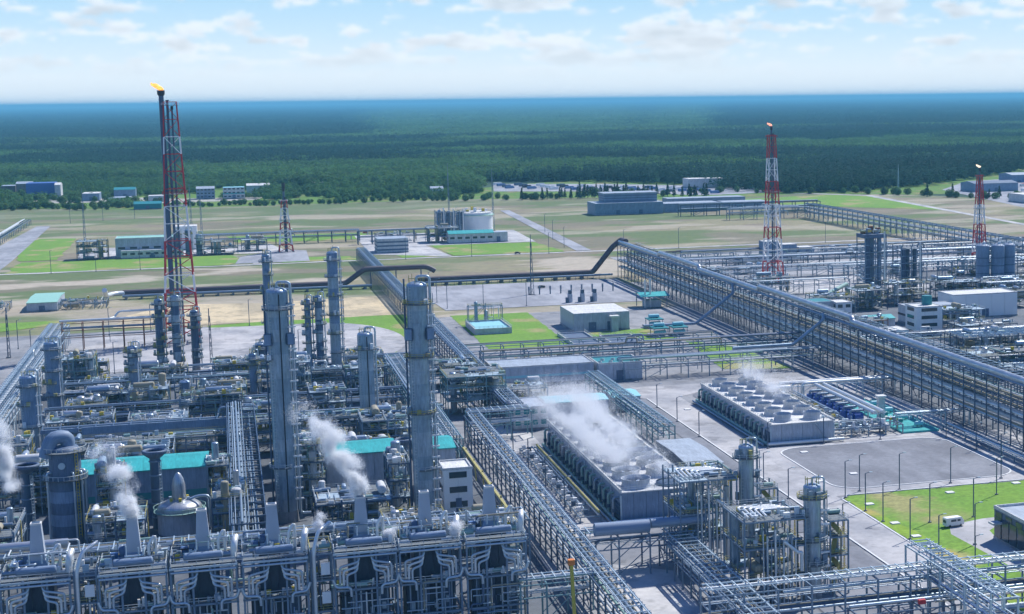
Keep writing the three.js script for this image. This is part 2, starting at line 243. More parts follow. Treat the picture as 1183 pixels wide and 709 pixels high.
lay('unit_pad', M.pale, [[108, 1340], [160, 1300], [166, 1300], [158, 1402], [250, 1402], [254, 1540], [110, 1540]], -0.08, 'pale concrete pad under the storage tank unit');
lay('service_road', M.gravel, [[264, 1300], [276, 1300], [296, 1820], [286, 1820]], -0.05, 'grey service road running into the big dry field');
lay('perimeter_road', M.pale, [[660, 1960], [690, 1966], [745, 1880], [700, 1330], [692, 1330], [735, 1878], [685, 1955]], -0.1, 'pale perimeter road round the far field');
lay('lawn', M.grass, [[560, 1880], [700, 1920], [735, 1870], [720, 1600], [640, 1700], [560, 1820]], -0.12, 'green meadow along the perimeter road');
lay('parking_lot', M.gravel, [[340, 2210], [480, 2130], [560, 1985], [700, 2010], [640, 2190], [520, 2320], [370, 2410]], -0.2, 'large grey paved lot before the forest');
lay('parking_lot', M.gravel, [[800, 1560], [1000, 1560], [1200, 2200], [985, 2130], [868, 1950]], -0.2, 'grey vehicle yard on the far right');
lay('meadow', mk(0.8, 0.8, 0.7, { map: T.grass, roughness: 1 }), [[-700, 2100], [-250, 2100], [-110, 2040], [240, 2040], [430, 2000], [520, 1890], [690, 1950], [800, 1870], [1200, 1900], [1500, 2500], [500, 2480], [330, 2300], [120, 2480], [-140, 2760], [-700, 2980]], -0.4, 'rough green meadow between the field and the forest');
lay('village_ground', mk(1.0, 0.98, 0.86, { map: T.concrete, roughness: 1 }), [[-330, 2290], [-180, 2215], [-100, 2215], [-90, 2150], [40, 2170], [50, 2240], [-60, 2250], [-120, 2330], [-330, 2420]], -0.25, 'pale ground between the far sheds');
// middle yards
lay('gravel_lot', M.gravel, [[118, 958], [245, 958], [246, 1086], [112, 1088]], -0.1, 'large empty grey lot before the pipe bridge');
lay('lawn', M.grass, [[118, 800], [158, 790], [160, 932], [117, 934]], -0.1, 'green lawn with the turquoise basin');
lay('lawn', M.grass, [[176, 800], [214, 792], [206, 842], [170, 836]], -0.1, 'patchy dry grass before the white-roofed warehouse');
lay('verge', M.grass, [[206, 700], [236, 690], [232, 760], [214, 790]], -0.1, 'grass verge beside the tall pipe rack');
// right-hand streets
lay('main_road', M.road, [[157, 120], [170.5, 120], [170.5, 640], [190, 655], [250, 655], [250, 668], [120, 668], [120, 655], [150, 652], [157, 640]], -0.1, 'long grey concrete road between the cooling towers');
lay('lot_road', M.road, [[170.5, 460], [262, 460], [262, 534], [170.5, 534]], -0.12, 'grey ring road round the asphalt lot');
lay('asphalt_lot', M.asphalt, rounded(174, 235, 467, 530, 9), -0.06, 'empty asphalt lot with rounded corners');
lay('asphalt_lot', M.asphalt, [[128, 330], [155.5, 330], [155.5, 402], [146, 416], [128, 420]], -0.06, 'asphalt yard beside the main road');
lay('asphalt_lot', M.asphalt, [[140, 424], [156, 424], [156, 640], [150, 640], [150, 540], [140, 530]], -0.06, 'asphalt strip along the main road');
lay('asphalt_lot', M.asphalt, rounded(176, 238, 628, 646, 6), -0.06, 'asphalt strip behind the far cooling tower');
lay('lawn', M.grass, [[171.5, 100], [300, 100], [300, 459], [174, 459], [171.5, 456]], -0.09, 'bright green lawn beside the main road');
lay('worn_verge', mk(1.5, 1.25, 0.9, { map: T.grass, roughness: 1 }), [[171.6, 340], [180, 340], [177, 410], [173, 452], [171.6, 452]], -0.085, 'worn brownish verge at the edge of the lawn');
lay('driveway', M.road, [[186, 340], [199, 340], [197, 372], [193.5, 396], [196, 408], [202, 413.5], [230, 414], [230, 421], [200, 420.5], [188, 417], [184.5, 408], [185.5, 380]], -0.08, 'curved grey driveway to the flat-roofed building');
lay('lawn', M.grass, [[199, 372], [230, 366], [230, 411], [204, 410.5], [198, 404], [195.6, 396]], -0.075, 'grass island before the flat-roofed building');
lay('apron', M.pale, [[86, 440], [101, 440], [101, 612], [86, 600]], -0.07, 'pale concrete apron beside the steaming cooling tower');
lay('apron', M.pale, [[100, 340], [157, 336], [157, 300], [80, 300], [80, 420], [104, 400]], -0.09, 'pale concrete yard under the pipe bridges');
lay('apron', M.pale, [[200, 534], [250, 534], [250, 650], [200, 650]], -0.08, 'pale concrete apron beside the pump row');
// kerbs
function kerb(pts, label) { const o = add(scene, 'kerb', mergeGeometries(pts.slice(0, -1).map(([u, d], i) => { const a = V(u, -0.02, -d), b = V(pts[i + 1][0], -0.02, -pts[i + 1][1]), v = V().subVectors(b, a), L = v.length(); return new THREE.BoxGeometry(0.5, 0.16, L).applyMatrix4(new THREE.Matrix4().compose(a.clone().add(b).multiplyScalar(0.5), new THREE.Quaternion().setFromUnitVectors(V(0, 0, 1), v.normalize()), V(1, 1, 1))); })), M.kerb); o.userData.kind = 'structure'; o.userData.label = label; }
kerb([[170.8, 120], [170.8, 456], [174, 460], [262, 460]], 'pale kerb between the road and the lawn');
kerb([[157, 120], [157, 640]], 'pale kerb on the near side of the main road');
kerb([...rounded(174, 235, 467, 530, 9), rounded(174, 235, 467, 530, 9)[0]], 'kerb round the empty asphalt lot');
kerb([[199, 372], [195.6, 396], [198, 404], [204, 410.5], [230, 411]], 'white curved kerb of the grass island');

// ---------------------------------------------------------------- builders for the plant
const pipeMats = [M.pipe, M.pipe, M.pipe2, M.pipe3, M.pipe2, M.pipeGreen, M.pipe3, M.cladMid, M.cladDark, M.tan];
// a pipe rack: posts, cross beams, girders, pipes on each level, bars across the top tray
function rack(o) {
  const { name = 'pipe_rack', label, u, d, len, axis, w, levels, bay = 8, pipes = [4], seed = 1, group, m = M.steel, top = 'tray', posts = [-1, 1], brace = 4, rMin = 0.12, rMax = 0.38, skipPosts = () => false, mats = pipeMats, thick = 0.38, barEvery = 3.2, extra } = o;
  const r = rng(seed * 977 + 5), t = thing(name, label, 'pipe rack', u, d, group), P = (s, y, c) => axis === 'u' ? V(s, y, c) : V(c, y, -s), H = levels[levels.length - 1], n = Math.max(1, Math.round(len / bay));
  for (let i = 0; i <= n; i++) {
    const s = len * i / n; if (skipPosts(s)) continue;
    for (const c of posts) bar(t, 'post', m, P(s, -0.3, c * w / 2), P(s, H, c * w / 2), thick);
    for (const h of levels) bar(t, 'cross_beam', m, P(s, h, -w / 2 - 0.3), P(s, h, w / 2 + 0.3), thick * 0.8, thick * 0.9);
    if (brace && i < n && i % brace === 1) for (const c of [-1, 1]) bar(t, 'brace', m, P(s, 0.5, c * w / 2), P(len * (i + 1) / n, levels[0], c * w / 2), thick * 0.5);
  }
  for (const h of levels) for (const c of [-1, 1]) bar(t, 'girder', m, P(-0.4, h - 0.05, c * w / 2), P(len + 0.4, h - 0.05, c * w / 2), thick * 0.7, thick * 0.8);
  levels.forEach((h, k) => {
    const np = pipes[Math.min(k, pipes.length - 1)]; let c = -w / 2 + 0.35;
    for (let i = 0; i < np; i++) {
      const R = lerp(rMin, rMax, r() ** 1.6); c += R; if (c > w / 2 - 0.2) break;
      let a = r() < 0.65 ? 0 : len * r() * 0.4, b = r() < 0.65 ? len : len * (0.6 + r() * 0.4); if (axis === 'u' && len < 30) { a = 0; b = len; }
      const mat = mats[Math.floor(r() * mats.length)], y = h + thick * 0.5 + R, pts = [P(a, y, c), P(b, y, c)];
      if (a > 0 && r() < 0.7) pts.unshift(P(a, Math.max(0.4, y - 4), c)); if (b < len && r() < 0.7) pts.push(P(b, Math.max(0.4, y - 4), c));
      if (len > 120 && r() < 0.25) { const q = lerp(a, b, 0.3 + r() * 0.4), e = 2 + r() * 1.5; pts.splice(pts.length - 1 - (b < len ? 1 : 0), 0, P(q, y, c), P(q, y + e, c), P(q + 5, y + e, c), P(q + 5, y, c)); }
      pts.length === 2 ? rod(t, 'pipe', mat, pts[0], pts[1], R, 8) : pipe(t, 'pipe', mat, pts, R, 7);
      c += R + lerp(0.15, (w - 1) / np * 0.9, r());
    }
  });
  if (top === 'tray') {
    for (const c of [-0.32, 0.32]) bar(t, 'tray_rail', M.steelPale, P(0, H + 1.2, c * w), P(len, H + 1.2, c * w), 0.22);
    for (let s = 1; s < len; s += barEvery) { bar(t, 'cross_bar', M.steelPale, P(s, H + 1.25, -w * 0.42), P(s, H + 1.25, w * 0.42), 0.24, 0.18); }
    const b = new Merge(); for (let s = 1; s < len; s += barEvery * 2) for (const c of [-0.32, 0.32]) b.bar(P(s, H, c * w), P(s, H + 1.2, c * w), 0.16); b.build(t, 'tray_stand', M.steelPale);
  }
  if (top === 'rail') { const b = new Merge(); for (const c of [-1, 1]) { b.bar(P(0, H + 1.1, c * w / 2), P(len, H + 1.1, c * w / 2), 0.1); for (let s = 0; s <= len; s += 2.6) b.bar(P(s, H, c * w / 2), P(s, H + 1.1, c * w / 2), 0.1); } b.build(t, 'railing', M.rail); }
  if (extra) extra(t, P, r);
  return t;
}
const head = (R, k = 0.5, n = 7) => Array.from({ length: n + 1 }, (_, i) => { const a = i / n * Math.PI / 2; return [Math.max(0.001, R * Math.cos(a)), R * k * Math.sin(a)]; });
// a process column: skirt, shell courses, head, platforms with rails, ladder, overhead pipe
function column(label, u, d, R, H, o = {}) {
  const { plats = 4, seed = 1, m = M.alu2, m2 = M.alu, course = 4.2, pipes = 1, rungs = true, group, platMat = M.grating, side = 1, topFrame = true, ringEvery = 0, name = 'distillation_column', nacelles = false, seam = false } = o, r = rng(seed * 331 + 3);
  const t = thing(name, label, 'column', u, d, group), seg = R > 2 ? 28 : 16;
  add(t, 'skirt', lathe([[R * 1.12, -0.3], [R * 1.02, 3.0], [R * 0.99, 3.05]], seg), M.concrete);
  const n = Math.max(3, Math.round((H - 3) / course));
  for (let i = 0; i < n; i++) { const y0 = 3 + (H - 3) * i / n, y1 = 3 + (H - 3) * (i + 1) / n, k = 1 + (i % 2) * 0.008; const c = add(t, 'shell_course', lathe([[R * k, y0], [R * k, y1 - 0.12], [R * 0.975, y1 - 0.1], [R * 0.975, y1]], seg), r() < 0.3 ? m2 : m); }
  const hd = add(t, 'top_head', lathe(head(R, 0.45), seg), m2); hd.position.y = H;
  for (let i = 0; i < plats; i++) {
    const y = 4 + (H - 4) * (i + 0.75) / plats - (i === plats - 1 ? 1.2 : 0), a0 = r() * 6.28, arc = i === plats - 1 ? 6.28 : 2.4 + r() * 1.8, Ro = R + (R < 2.2 ? 1.5 : 1.3);
    const sh = new THREE.Shape(); sh.absarc(0, 0, Ro, a0, a0 + arc, false); sh.absarc(0, 0, R + 0.02, a0 + arc, a0, true);
    const pg = new THREE.ExtrudeGeometry(sh, { depth: 0.35, bevelEnabled: false, curveSegments: 10 }).rotateX(-Math.PI / 2), pl = add(t, 'platform', pg, platMat); pl.position.y = y;
    const b = new Merge(), k = Math.max(4, Math.round(arc * Ro / 1.8));
    for (let j = 0; j <= k; j++) { const a = a0 + arc * j / k, q = V(Math.cos(a) * Ro, 0.1, -Math.sin(a) * Ro); b.bar(q, V(q.x, 1.2, q.z), 0.12); if (j) { const a1 = a0 + arc * (j - 1) / k, q1 = V(Math.cos(a1) * Ro, 0, -Math.sin(a1) * Ro); for (const h of [0.65, 1.2]) b.bar(V(q.x, h, q.z), V(q1.x, h, q1.z), 0.11); } }
    b.build(pl, 'railing', r() < 0.3 ? M.yellowDull : M.rail);
    for (let j = 0; j < (R < 2.2 ? 3 : 2); j++) { const a = a0 + arc * r(), q = R + 0.75; box(pl, 'instrument_box', r() < 0.35 ? M.white : r() < 0.5 ? M.pipe2 : M.yellowDull, Math.cos(a) * q, 0.35, -Math.sin(a) * q, 0.7 + r() * 0.6, 0.9 + r() * 1.2, 0.7 + r() * 0.5); }
  }
  // overhead line down the flank
  for (let i = 0; i < pipes; i++) { const a = (i ? 2.2 : 0.25) * side + (side < 0 ? Math.PI : 0), x = Math.cos(a) * (R + 0.75), z = Math.abs(Math.sin(a)) * (R + 0.75) * (i ? -1 : 1), pr = i ? 0.22 : Math.max(0.26, R * 0.13); pipe(t, 'overhead_pipe', i ? M.pipe2 : M.pipe, [[0, H + R * 0.3, 0], [0, H + R * 0.45 + 1.4, 0], [x, H + R * 0.45 + 1.4, z], [x, 2 + 3 * i, z], [x + side * 3, 2 + 3 * i, z]], pr, 8); }
  if (rungs) { // step brackets along one flank
    for (let y = 6 + r() * 2; y < H - 2; y += ringEvery || 3.4) bar(t, 'bracket', M.white, V(side * R * 0.8, y, R * 0.62), V(side * (R + 1.7), y + 0.1, R * 0.72), 0.42, 0.3);
    for (const k of [0.7, 1.2]) bar(t, 'riser_pipe', M.pipe2, V(side * (R + k), 1, R * 0.6), V(side * (R + k), H * 0.97, R * 0.6), 0.2);
  }
  if (nacelles) for (const s of [-1, 1]) { const y = H - 15; box(t, 'access_cabin', M.steelDark, s * R, y, R * 0.55, 1.8, 3.4, 2.2); box(t, 'access_cabin', M.cladMid, s * (R + 0.2), y + 0.2, R * 0.55 + 0.25, 1.8, 3.0, 2.2); rod(t, 'flank_pipe', M.steelDark, V(s * (R + 0.6), 4, -0.4), V(s * (R + 0.6), H + 2, -0.4), 0.26, 9); }
  if (seam) bar(t, 'cable_duct', M.dark, V(R * 0.12, 3, R + 0.05), V(R * 0.12, H - 0.5, R + 0.05), 0.34, 0.3);
  ladder(t, M.rail, -side * R * 0.75, R * 0.75, 3, H, 'x');
  if (topFrame) { const b = new Merge(); for (let k = 0; k < 8; k++) { const a = k * 0.785 + 0.3, q = R * 0.75; b.bar(V(Math.cos(a) * q, H, Math.sin(a) * q), V(Math.cos(a) * q, H + 1.8 + r() * 1.4, Math.sin(a) * q), 0.14); } b.bar(V(-R * 0.8, H + 2, 0), V(R * 0.8, H + 2.1, 0), 0.2); b.build(t, 'davit', M.yellowDull); }
  return t;
}
// a lying vessel: shell with two dished heads, along x or z; part of the unit it stands in
function drum(t, name, m, x, y, z, R, L, axis = 'x') {
  const g = lathe([...head(R, 0.5).map(([a, b]) => [a, -L / 2 - b]).reverse(), ...head(R, 0.5).map(([a, b]) => [a, L / 2 + b])], 16), o = add(t, name, g, m); o.position.set(x, y, z); o.rotation.set(axis === 'z' ? Math.PI / 2 : 0, 0, axis === 'x' ? Math.PI / 2 : 0);
  for (const s of [-0.3, 0.3]) box(o, 'saddle', M.concrete, axis === 'x' ? -R * 0.9 : 0, s * L - 0.25, axis === 'z' ? R * 0.9 : 0, axis === 'x' ? R * 0.5 : R * 1.3, 0.5, axis === 'z' ? R * 0.5 : R * 1.3);
  return o;
}
function vessel(t, name, m, x, y, z, R, H) { const o = add(t, name, lathe([...head(R, 0.5).map(([a, b]) => [a, R * 0.5 - b]).reverse(), ...head(R, 0.5).map(([a, b]) => [a, H - R * 0.5 + b])], 16), m); o.position.set(x, y, z); return o; }
function pipework(t, r, n, x0, x1, y0, y1, z0, z1, rMax = 0.3) { // runs of piping between the vessels of a unit
  for (let i = 0; i < n; i++) {
    const R = lerp(0.1, rMax, r() ** 1.5), p = V(lerp(x0, x1, r()), lerp(y0, y1, r()), lerp(z0, z1, r())), pts = [p.clone()]; let last = -1;
    for (let k = 0, m = 2 + Math.floor(r() * 3); k < m; k++) { let ax = Math.floor(r() * 3); if (ax === last) ax = (ax + 1) % 3; last = ax; const q = p.clone(); if (ax === 0) q.x = lerp(x0, x1, r()); else if (ax === 1) q.y = lerp(y0, y1, r()); else q.z = lerp(z0, z1, r()); if (q.distanceTo(p) > 1.2) { pts.push(q); p.copy(q); } }
    if (pts.length > 1) pipe(t, 'pipe', pipeMats[Math.floor(r() * 9.99)], pts, R, 6, 2.5);
  }
}
function valves(t, r, n, x0, x1, y, z0, z1) { // hand wheels, actuators and boxes standing on a deck
  for (let i = 0; i < n; i++) {
    const x = lerp(x0, x1, r()), z = lerp(z0, z1, r()), k = r();
    if (k < 0.4) { const o = cyl(t, 'valve', r() < 0.5 ? M.white : M.pipe2, x, y, z, 0.22 + r() * 0.2, 0.8 + r() * 1.2, 8); }
    else if (k < 0.7) box(t, 'junction_box', r() < 0.3 ? M.yellow : r() < 0.5 ? M.white : M.steelPale, x, y, z, 0.6 + r() * 0.9, 0.7 + r() * 1.1, 0.5 + r() * 0.6);
    else rod(t, 'pump', r() < 0.4 ? M.pipeGreen : M.pipe2, V(x - 0.8 - r(), y + 0.6, z), V(x + 0.8 + r(), y + 0.6, z), 0.4 + r() * 0.25, 9);
  }
}
// an open steel process structure with decks, vessels, coolers and piping
function unit(label, u, d, w, dep, levels, o = {}) {
  const { seed = 1, nx = Math.max(1, Math.round(w / 6.5)), nz = Math.max(1, Math.round(dep / 6.5)), m = M.steel, drums = 3, verts = 2, pipesN = 10, valvesN = 8, decks = 0.8, name = 'process_structure', group, air = false, brace = true, category = 'process unit', rails = true, roof } = o;
  const r = rng(seed * 7919 + 17), t = thing(name, label, category, u, d, group), H = levels[levels.length - 1], X = (i) => -w / 2 + w * i / nx, Z = (j) => -dep / 2 + dep * j / nz;
  for (let i = 0; i <= nx; i++) for (let j = 0; j <= nz; j++) bar(t, 'post', m, V(X(i), -0.3, Z(j)), V(X(i), H + (r() < 0.3 ? 1.2 : 0), Z(j)), 0.36);
  levels.forEach((h, k) => {
    for (let i = 0; i <= nx; i++) bar(t, 'beam', m, V(X(i), h, -dep / 2), V(X(i), h, dep / 2), 0.3, 0.34);
    for (let j = 0; j <= nz; j++) bar(t, 'beam', m, V(-w / 2, h, Z(j)), V(w / 2, h, Z(j)), 0.32, 0.3);
    for (let i = 0; i < nx; i++) for (let j = 0; j < nz; j++) if (r() < decks) box(t, 'deck_plate', r() < 0.25 ? M.steelPale : M.grating, (X(i) + X(i + 1)) / 2, h + 0.18, (Z(j) + Z(j + 1)) / 2, w / nx - 0.3, 0.08, dep / nz - 0.3);
    if (rails) railing(t, r() < 0.6 ? M.yellowDull : M.rail, -w / 2, w / 2, -dep / 2, dep / 2, h + 0.2, 0.09);
    valves(t, r, valvesN, -w / 2 + 0.8, w / 2 - 0.8, h + 0.26, -dep / 2 + 0.8, dep / 2 - 0.8);
  });
  for (let i = 0; i < drums; i++) { const R = 0.7 + r() * 0.7, h = [0.3, ...levels][Math.floor(r() * (levels.length + 1))], ax = r() < 0.6 ? 'x' : 'z', L = Math.min((ax === 'x' ? w : dep) * 0.7, 3 + r() * 6), x = lerp(-w / 2 + L / 2 + 1, w / 2 - L / 2 - 1, r()), z = lerp(-dep / 2 + 1.5, dep / 2 - 1.5, r()); drum(t, 'drum', [M.alu, M.alu2, M.alu3, M.offwhite, M.tan][Math.floor(r() * 5)], ax === 'x' ? x : lerp(-w / 2 + 1.5, w / 2 - 1.5, r()), h + R + 0.7, ax === 'z' ? lerp(-dep / 2 + L / 2 + 1, dep / 2 - L / 2 - 1, r()) : z, R, L, ax); }
  for (let i = 0; i < verts; i++) { const R = 0.7 + r() * 0.8; vessel(t, 'vessel', [M.alu, M.alu2, M.alu3, M.tan, M.offwhite][Math.floor(r() * 5)], lerp(-w / 2 + 1.6, w / 2 - 1.6, r()), 0.2, lerp(-dep / 2 + 1.6, dep / 2 - 1.6, r()), R, H * (0.7 + r() * 0.7)); }
  pipework(t, r, pipesN, -w / 2, w / 2, 0.5, H + 1.5, -dep / 2, dep / 2);
  if (brace) for (const z of [-dep / 2, dep / 2]) bar(t, 'brace', m, V(X(0), 0.5, z), V(X(1), levels[0], z), 0.2);
  if (air) { const fr = 1.5; for (let x = -w / 2 + 2.2; x < w / 2 - 1.5; x += 4.2) for (let z = -dep / 2 + 2; z < dep / 2 - 1.5; z += 4) { const c = add(t, 'air_cooler', lathe([[fr, 0], [fr * 0.92, 0.8], [fr * 0.86, 0.8], [fr * 0.92, 0.1]], 14), M.steelPale); c.position.set(x, H + 0.4, z); } }
  ladder(t, M.yellow, w / 2 + 0.3, 0, 0.2, H + 1, 'z');
  if (roof) block(t, 'roof', roof, 0, H + 2.2, 0, w + 1, 0.3, dep + 1);
  return t;
}
// a clad industrial hall: wall panels, gently pitched roof, eaves trim, doors
function hall(label, u, d, w, dep, h, o = {}) { // u: left edge, d: front face; panels are separate pieces
  const { wall = M.clad, roof = M.turq, pitch = 1.1, panel = 6, name = 'hall', category = 'building', band, door = 1, flat = false, windows = 0, storeys = 1, winMat = M.glass, group, parapet = 0, over = 0.5, roofThick = 0.3 } = o;
  const t = thing(name, label, category, u + w / 2, d, group), z0 = 0, z1 = -dep;
  const face = (len, put) => { const n = Math.max(1, Math.round(len / panel)), q = len / n; for (let i = 0; i < n; i++) put(-len / 2 + q * (i + 0.5), q - 0.16); };
  block(t, 'core', wall, 0, -0.2, -dep / 2, w - 0.5, h - 0.15, dep - 0.5);
  face(w, (x, q) => { block(t, 'wall_panel', wall, x, 0, z0 - 0.15, q, h, 0.3); block(t, 'wall_panel', wall, x, 0, z1 + 0.15, q, h, 0.3); });
  face(dep - 0.7, (z, q) => { block(t, 'wall_panel', wall, -w / 2 + 0.15, 0, -dep / 2 + z, 0.3, h, q); block(t, 'wall_panel', wall, w / 2 - 0.15, 0, -dep / 2 + z, 0.3, h, q); });
  block(t, 'plinth', M.concrete, 0, -0.2, -dep / 2, w + 0.24, 0.9, dep + 0.24);
  if (band) block(t, 'band', band, 0, h * 0.42, -dep / 2, w + 0.16, h * 0.13, dep + 0.16);
  if (flat) { block(t, 'roof', roof, 0, h - 0.02, -dep / 2, w - 0.2, 0.25, dep - 0.2); if (parapet) for (const [x, z, a, b] of [[0, -0.2, w + 0.3, 0.4], [0, -dep + 0.2, w + 0.3, 0.4], [-w / 2 + 0.2, -dep / 2, 0.4, dep - 0.4], [w / 2 - 0.2, -dep / 2, 0.4, dep - 0.4]]) block(t, 'parapet', M.offwhite, x, h - 0.1, z, a, parapet + 0.1, b); }
  else for (const s of [-1, 1]) { const a = Math.atan2(pitch, dep / 2), L = Math.hypot(dep / 2, pitch) + over, n = Math.max(1, Math.round(w / 8)); for (let i = 0; i < n; i++) { const g = boxM(w / n + (i === 0 || i === n - 1 ? 0.3 : -0.05), roofThick, L), q = add(t, 'roof_sheet', g, roof); q.position.set(-w / 2 + w / n * (i + 0.5), h + pitch / 2 + 0.05, -dep / 2 + s * (dep / 4 + over / 2)); q.rotation.x = s * a; } }
  if (!flat) for (const x of [-w / 2 + 0.15, w / 2 - 0.15]) { const sh = new THREE.Shape([new THREE.Vector2(-dep / 2, 0), new THREE.Vector2(dep / 2, 0), new THREE.Vector2(0, pitch)]), g = new THREE.ExtrudeGeometry(sh, { depth: 0.24, bevelEnabled: false }).rotateY(Math.PI / 2), q = add(t, 'gable', g, wall); q.position.set(x - 0.12, h, -dep / 2); }
  for (let i = 0; i < door; i++) { const x = -w / 2 + w * (i + 1) / (door + 1), q = block(t, 'door', M.cladDark, x, 0.3, 0.06, Math.min(4, w * 0.2), Math.min(4.4, h * 0.6), 0.16); box(q, 'handle', M.steelPale, 1, -0.4, 0.12, 0.12, 0.5, 0.1); }
  for (let s = 0; s < storeys && windows; s++) { const y = h * (s + 0.45) / storeys, wh = Math.min(1.8, h / storeys * 0.45); for (let i = 0; i < windows; i++) { const x = -w / 2 + w * (i + 0.5) / windows, q = block(t, 'window', winMat, x, y, 0.05, w / windows * 0.6, wh, 0.14); block(q, 'frame', M.white, 0, -wh / 2 - 0.12, 0.05, w / windows * 0.66, 0.14, 0.2); } const nz = Math.max(1, Math.round(windows * dep / w)); for (let i = 0; i < nz; i++) block(t, 'window', winMat, -w / 2 - 0.05, y, -dep * (i + 0.5) / nz, 0.14, wh, dep / nz * 0.6); }
  return t;
}

// ---------------------------------------------------------------- flare towers
function flare(label, u, d, H, b0, b1, bands, o = {}) { // bands: [material, top height] from the ground up
  const { risers = [[0, 0, 0.55]], n = 12, tip = 6, flame = 0, thick = 0.4, plat = true } = o, t = thing('flare_tower', label, 'flare tower', u, d), hw = (y) => lerp(b0, b1, Math.pow(y / H, 0.85)) / 2;
  const colour = (y) => (bands.find((q) => y < q[1]) ?? bands[bands.length - 1])[0], C = [[-1, -1], [1, -1], [1, 1], [-1, 1]];
  for (let i = 0; i < n; i++) {
    const y0 = H * i / n, y1 = H * (i + 1) / n, m = colour((y0 + y1) / 2), k = lerp(1, 0.65, i / n) * thick;
    C.forEach(([x, z], j) => {
      const [x2, z2] = C[(j + 1) % 4], a = hw(y0), b = hw(y1);
      bar(t, 'leg', m, V(x * a, y0 - (i ? 0 : 0.3), z * a), V(x * b, y1, z * b), k * 1.25);
      bar(t, 'ring_beam', m, V(x * b, y1, z * b), V(x2 * b, y1, z2 * b), k * 0.7);
      bar(t, 'brace', m, (i + j) % 2 ? V(x * a, y0, z * a) : V(x2 * a, y0, z2 * a), (i + j) % 2 ? V(x2 * b, y1, z2 * b) : V(x * b, y1, z * b), k * 0.62);
    });
  }
  for (const [x, z, R, ext = tip] of risers) {
    rod(t, 'riser', M.steelDark, V(x, 0, z), V(x, H + ext * 0.55, z), R, 12);
    const g = add(t, 'flare_tip', lathe([[R, 0], [R * 1.5, ext * 0.12], [R * 1.55, ext * 0.45], [R * 1.35, ext * 0.45], [R * 1.3, ext * 0.1]], 14), M.dark); g.position.set(x, H + ext * 0.5, z);
  }
  if (plat) for (const y of [H * 0.62, H * 0.985]) { const q = hw(y) + 0.9, p = box(t, 'platform', M.grating, 0, y, 0, q * 2, 0.16, q * 2); railing(t, colour(y), -q, q, -q, q, y + 0.16, 0.14); }
  for (const [x, z] of C) box(t, 'footing', M.concrete, x * b0 / 2, -0.3, z * b0 / 2, 1.8, 0.9, 1.8);
  if (flame) { // a leaning tongue of burning gas
    const [x, z, R, ext = tip] = risers[0], g = new THREE.SphereGeometry(1, 28, 22), p = g.attributes.position;
    for (let i = 0; i < p.count; i++) { const v = V().fromBufferAttribute(p, i), s = (v.y + 1) / 2, w = 1 - 0.5 * s + 1.5 * (n3(v.x * 2.2 + 3, v.y * 3.1 + 5, v.z * 2.2 + u) - 0.5); p.setXYZ(i, v.x * w * flame * 0.5 - s * s * flame * (1.0 + 0.8 * n2(v.y * 4 + 2, v.z * 3 + 7)), s * flame * (0.7 + 0.8 * n3(v.x * 3 + 1, 4, v.z * 3 + 2)), v.z * w * flame * 0.5); }
    g.computeVertexNormals();
    const f = add(t, 'flame', g, new THREE.MeshStandardMaterial({ color: rgb(0.9, 0.5, 0.15), emissive: o.glowColor ?? rgb(1.0, 0.36, 0.05), emissiveIntensity: o.glow ?? 1.3, roughness: 1 })); f.position.set(x, H + ext * 0.9, z);
    f.scale.set(1, 1, 1);
  }
  return t;
}
flare('tallest red and white lattice flare tower with an orange flame, beside the grey plot', -22.9, 884, 120, 17, 6, [[M.red, 22], [M.flareWhite, 37], [M.red, 53], [M.flareWhite, 71], [M.red, 91], [M.flareWhite, 104], [M.red, 116], [M.flareWhite, 130]], { risers: [[-3.9, 0.5, 1.2, 6], [-1.2, 1.2, 0.6, 1], [0.8, 1.0, 0.45, -4]], n: 14, flame: 3.2, thick: 0.66 });
flare('red and white flare tower beyond the tall pipe rack with a small pink flame', 332.4, 1011, 95, 11.4, 4.0, [[M.red, 11], [M.flareWhite, 30], [M.red, 39], [M.flareWhite, 48], [M.red, 64], [M.flareWhite, 82], [M.red, 100]], { risers: [[0, 0, 0.5, 6], [0.9, 0.7, 0.28, 1]], n: 13, flame: 1.9, thick: 0.6, glowColor: rgb(1, 0.42, 0.40), glow: 0.9 });
flare('short red and white flare tower in the far field beside its round pad', 46.1, 1395, 41, 11, 4.0, [[M.red, 8], [M.flareWhite, 16], [M.red, 25], [M.flareWhite, 36], [M.red, 39], [M.flareWhite, 60]], { risers: [[0, 0, 0.9, 15], [0.9, 0.9, 0.5, 3]], n: 7, thick: 0.75 });
flare('slim red and white flare tower behind the three silos with a white flame', 510.7, 1082, 62, 8.6, 2.9, [[M.red, 8], [M.flareWhite, 17], [M.red, 26], [M.flareWhite, 44], [M.red, 66]], { risers: [[0, 0, 0.45, 6]], n: 9, flame: 2.0, thick: 0.6, glow: 1.0, glowColor: rgb(1, 0.93, 0.86) });

// ---------------------------------------------------------------- process columns
column('tall grey clad column with a black seam, in the middle left of the process area', 13, 488, 3.0, 66, { plats: 4, seed: 2, course: 3.6, ringEvery: 3.1, nacelles: true, seam: true });
column('tallest grey column, beside the turquoise-roofed gable hall', 49.9, 469, 2.85, 68, { plats: 4, seed: 3, course: 3.4, ringEvery: 3.1, nacelles: true });
column('squat grey column with a dark groove, left of the tallest grey column', 45.4, 602, 2.75, 37, { plats: 2, seed: 4, side: 1, rungs: false, seam: true });
column('slim tall column before the round end of the flare plot', 43.6, 744.6, 2.3, 54, { plats: 6, seed: 6, course: 5, m: M.cladMid });
column('thin column with many platforms, first of the close pair', 31.6, 729, 1.25, 36, { plats: 9, seed: 7, course: 5, m: M.cladMid, rungs: false });
column('thin dark column with many platforms, second of the close pair', 36.2, 729.5, 1.6, 37, { plats: 9, seed: 8, course: 5, m: M.cladDark, rungs: false });
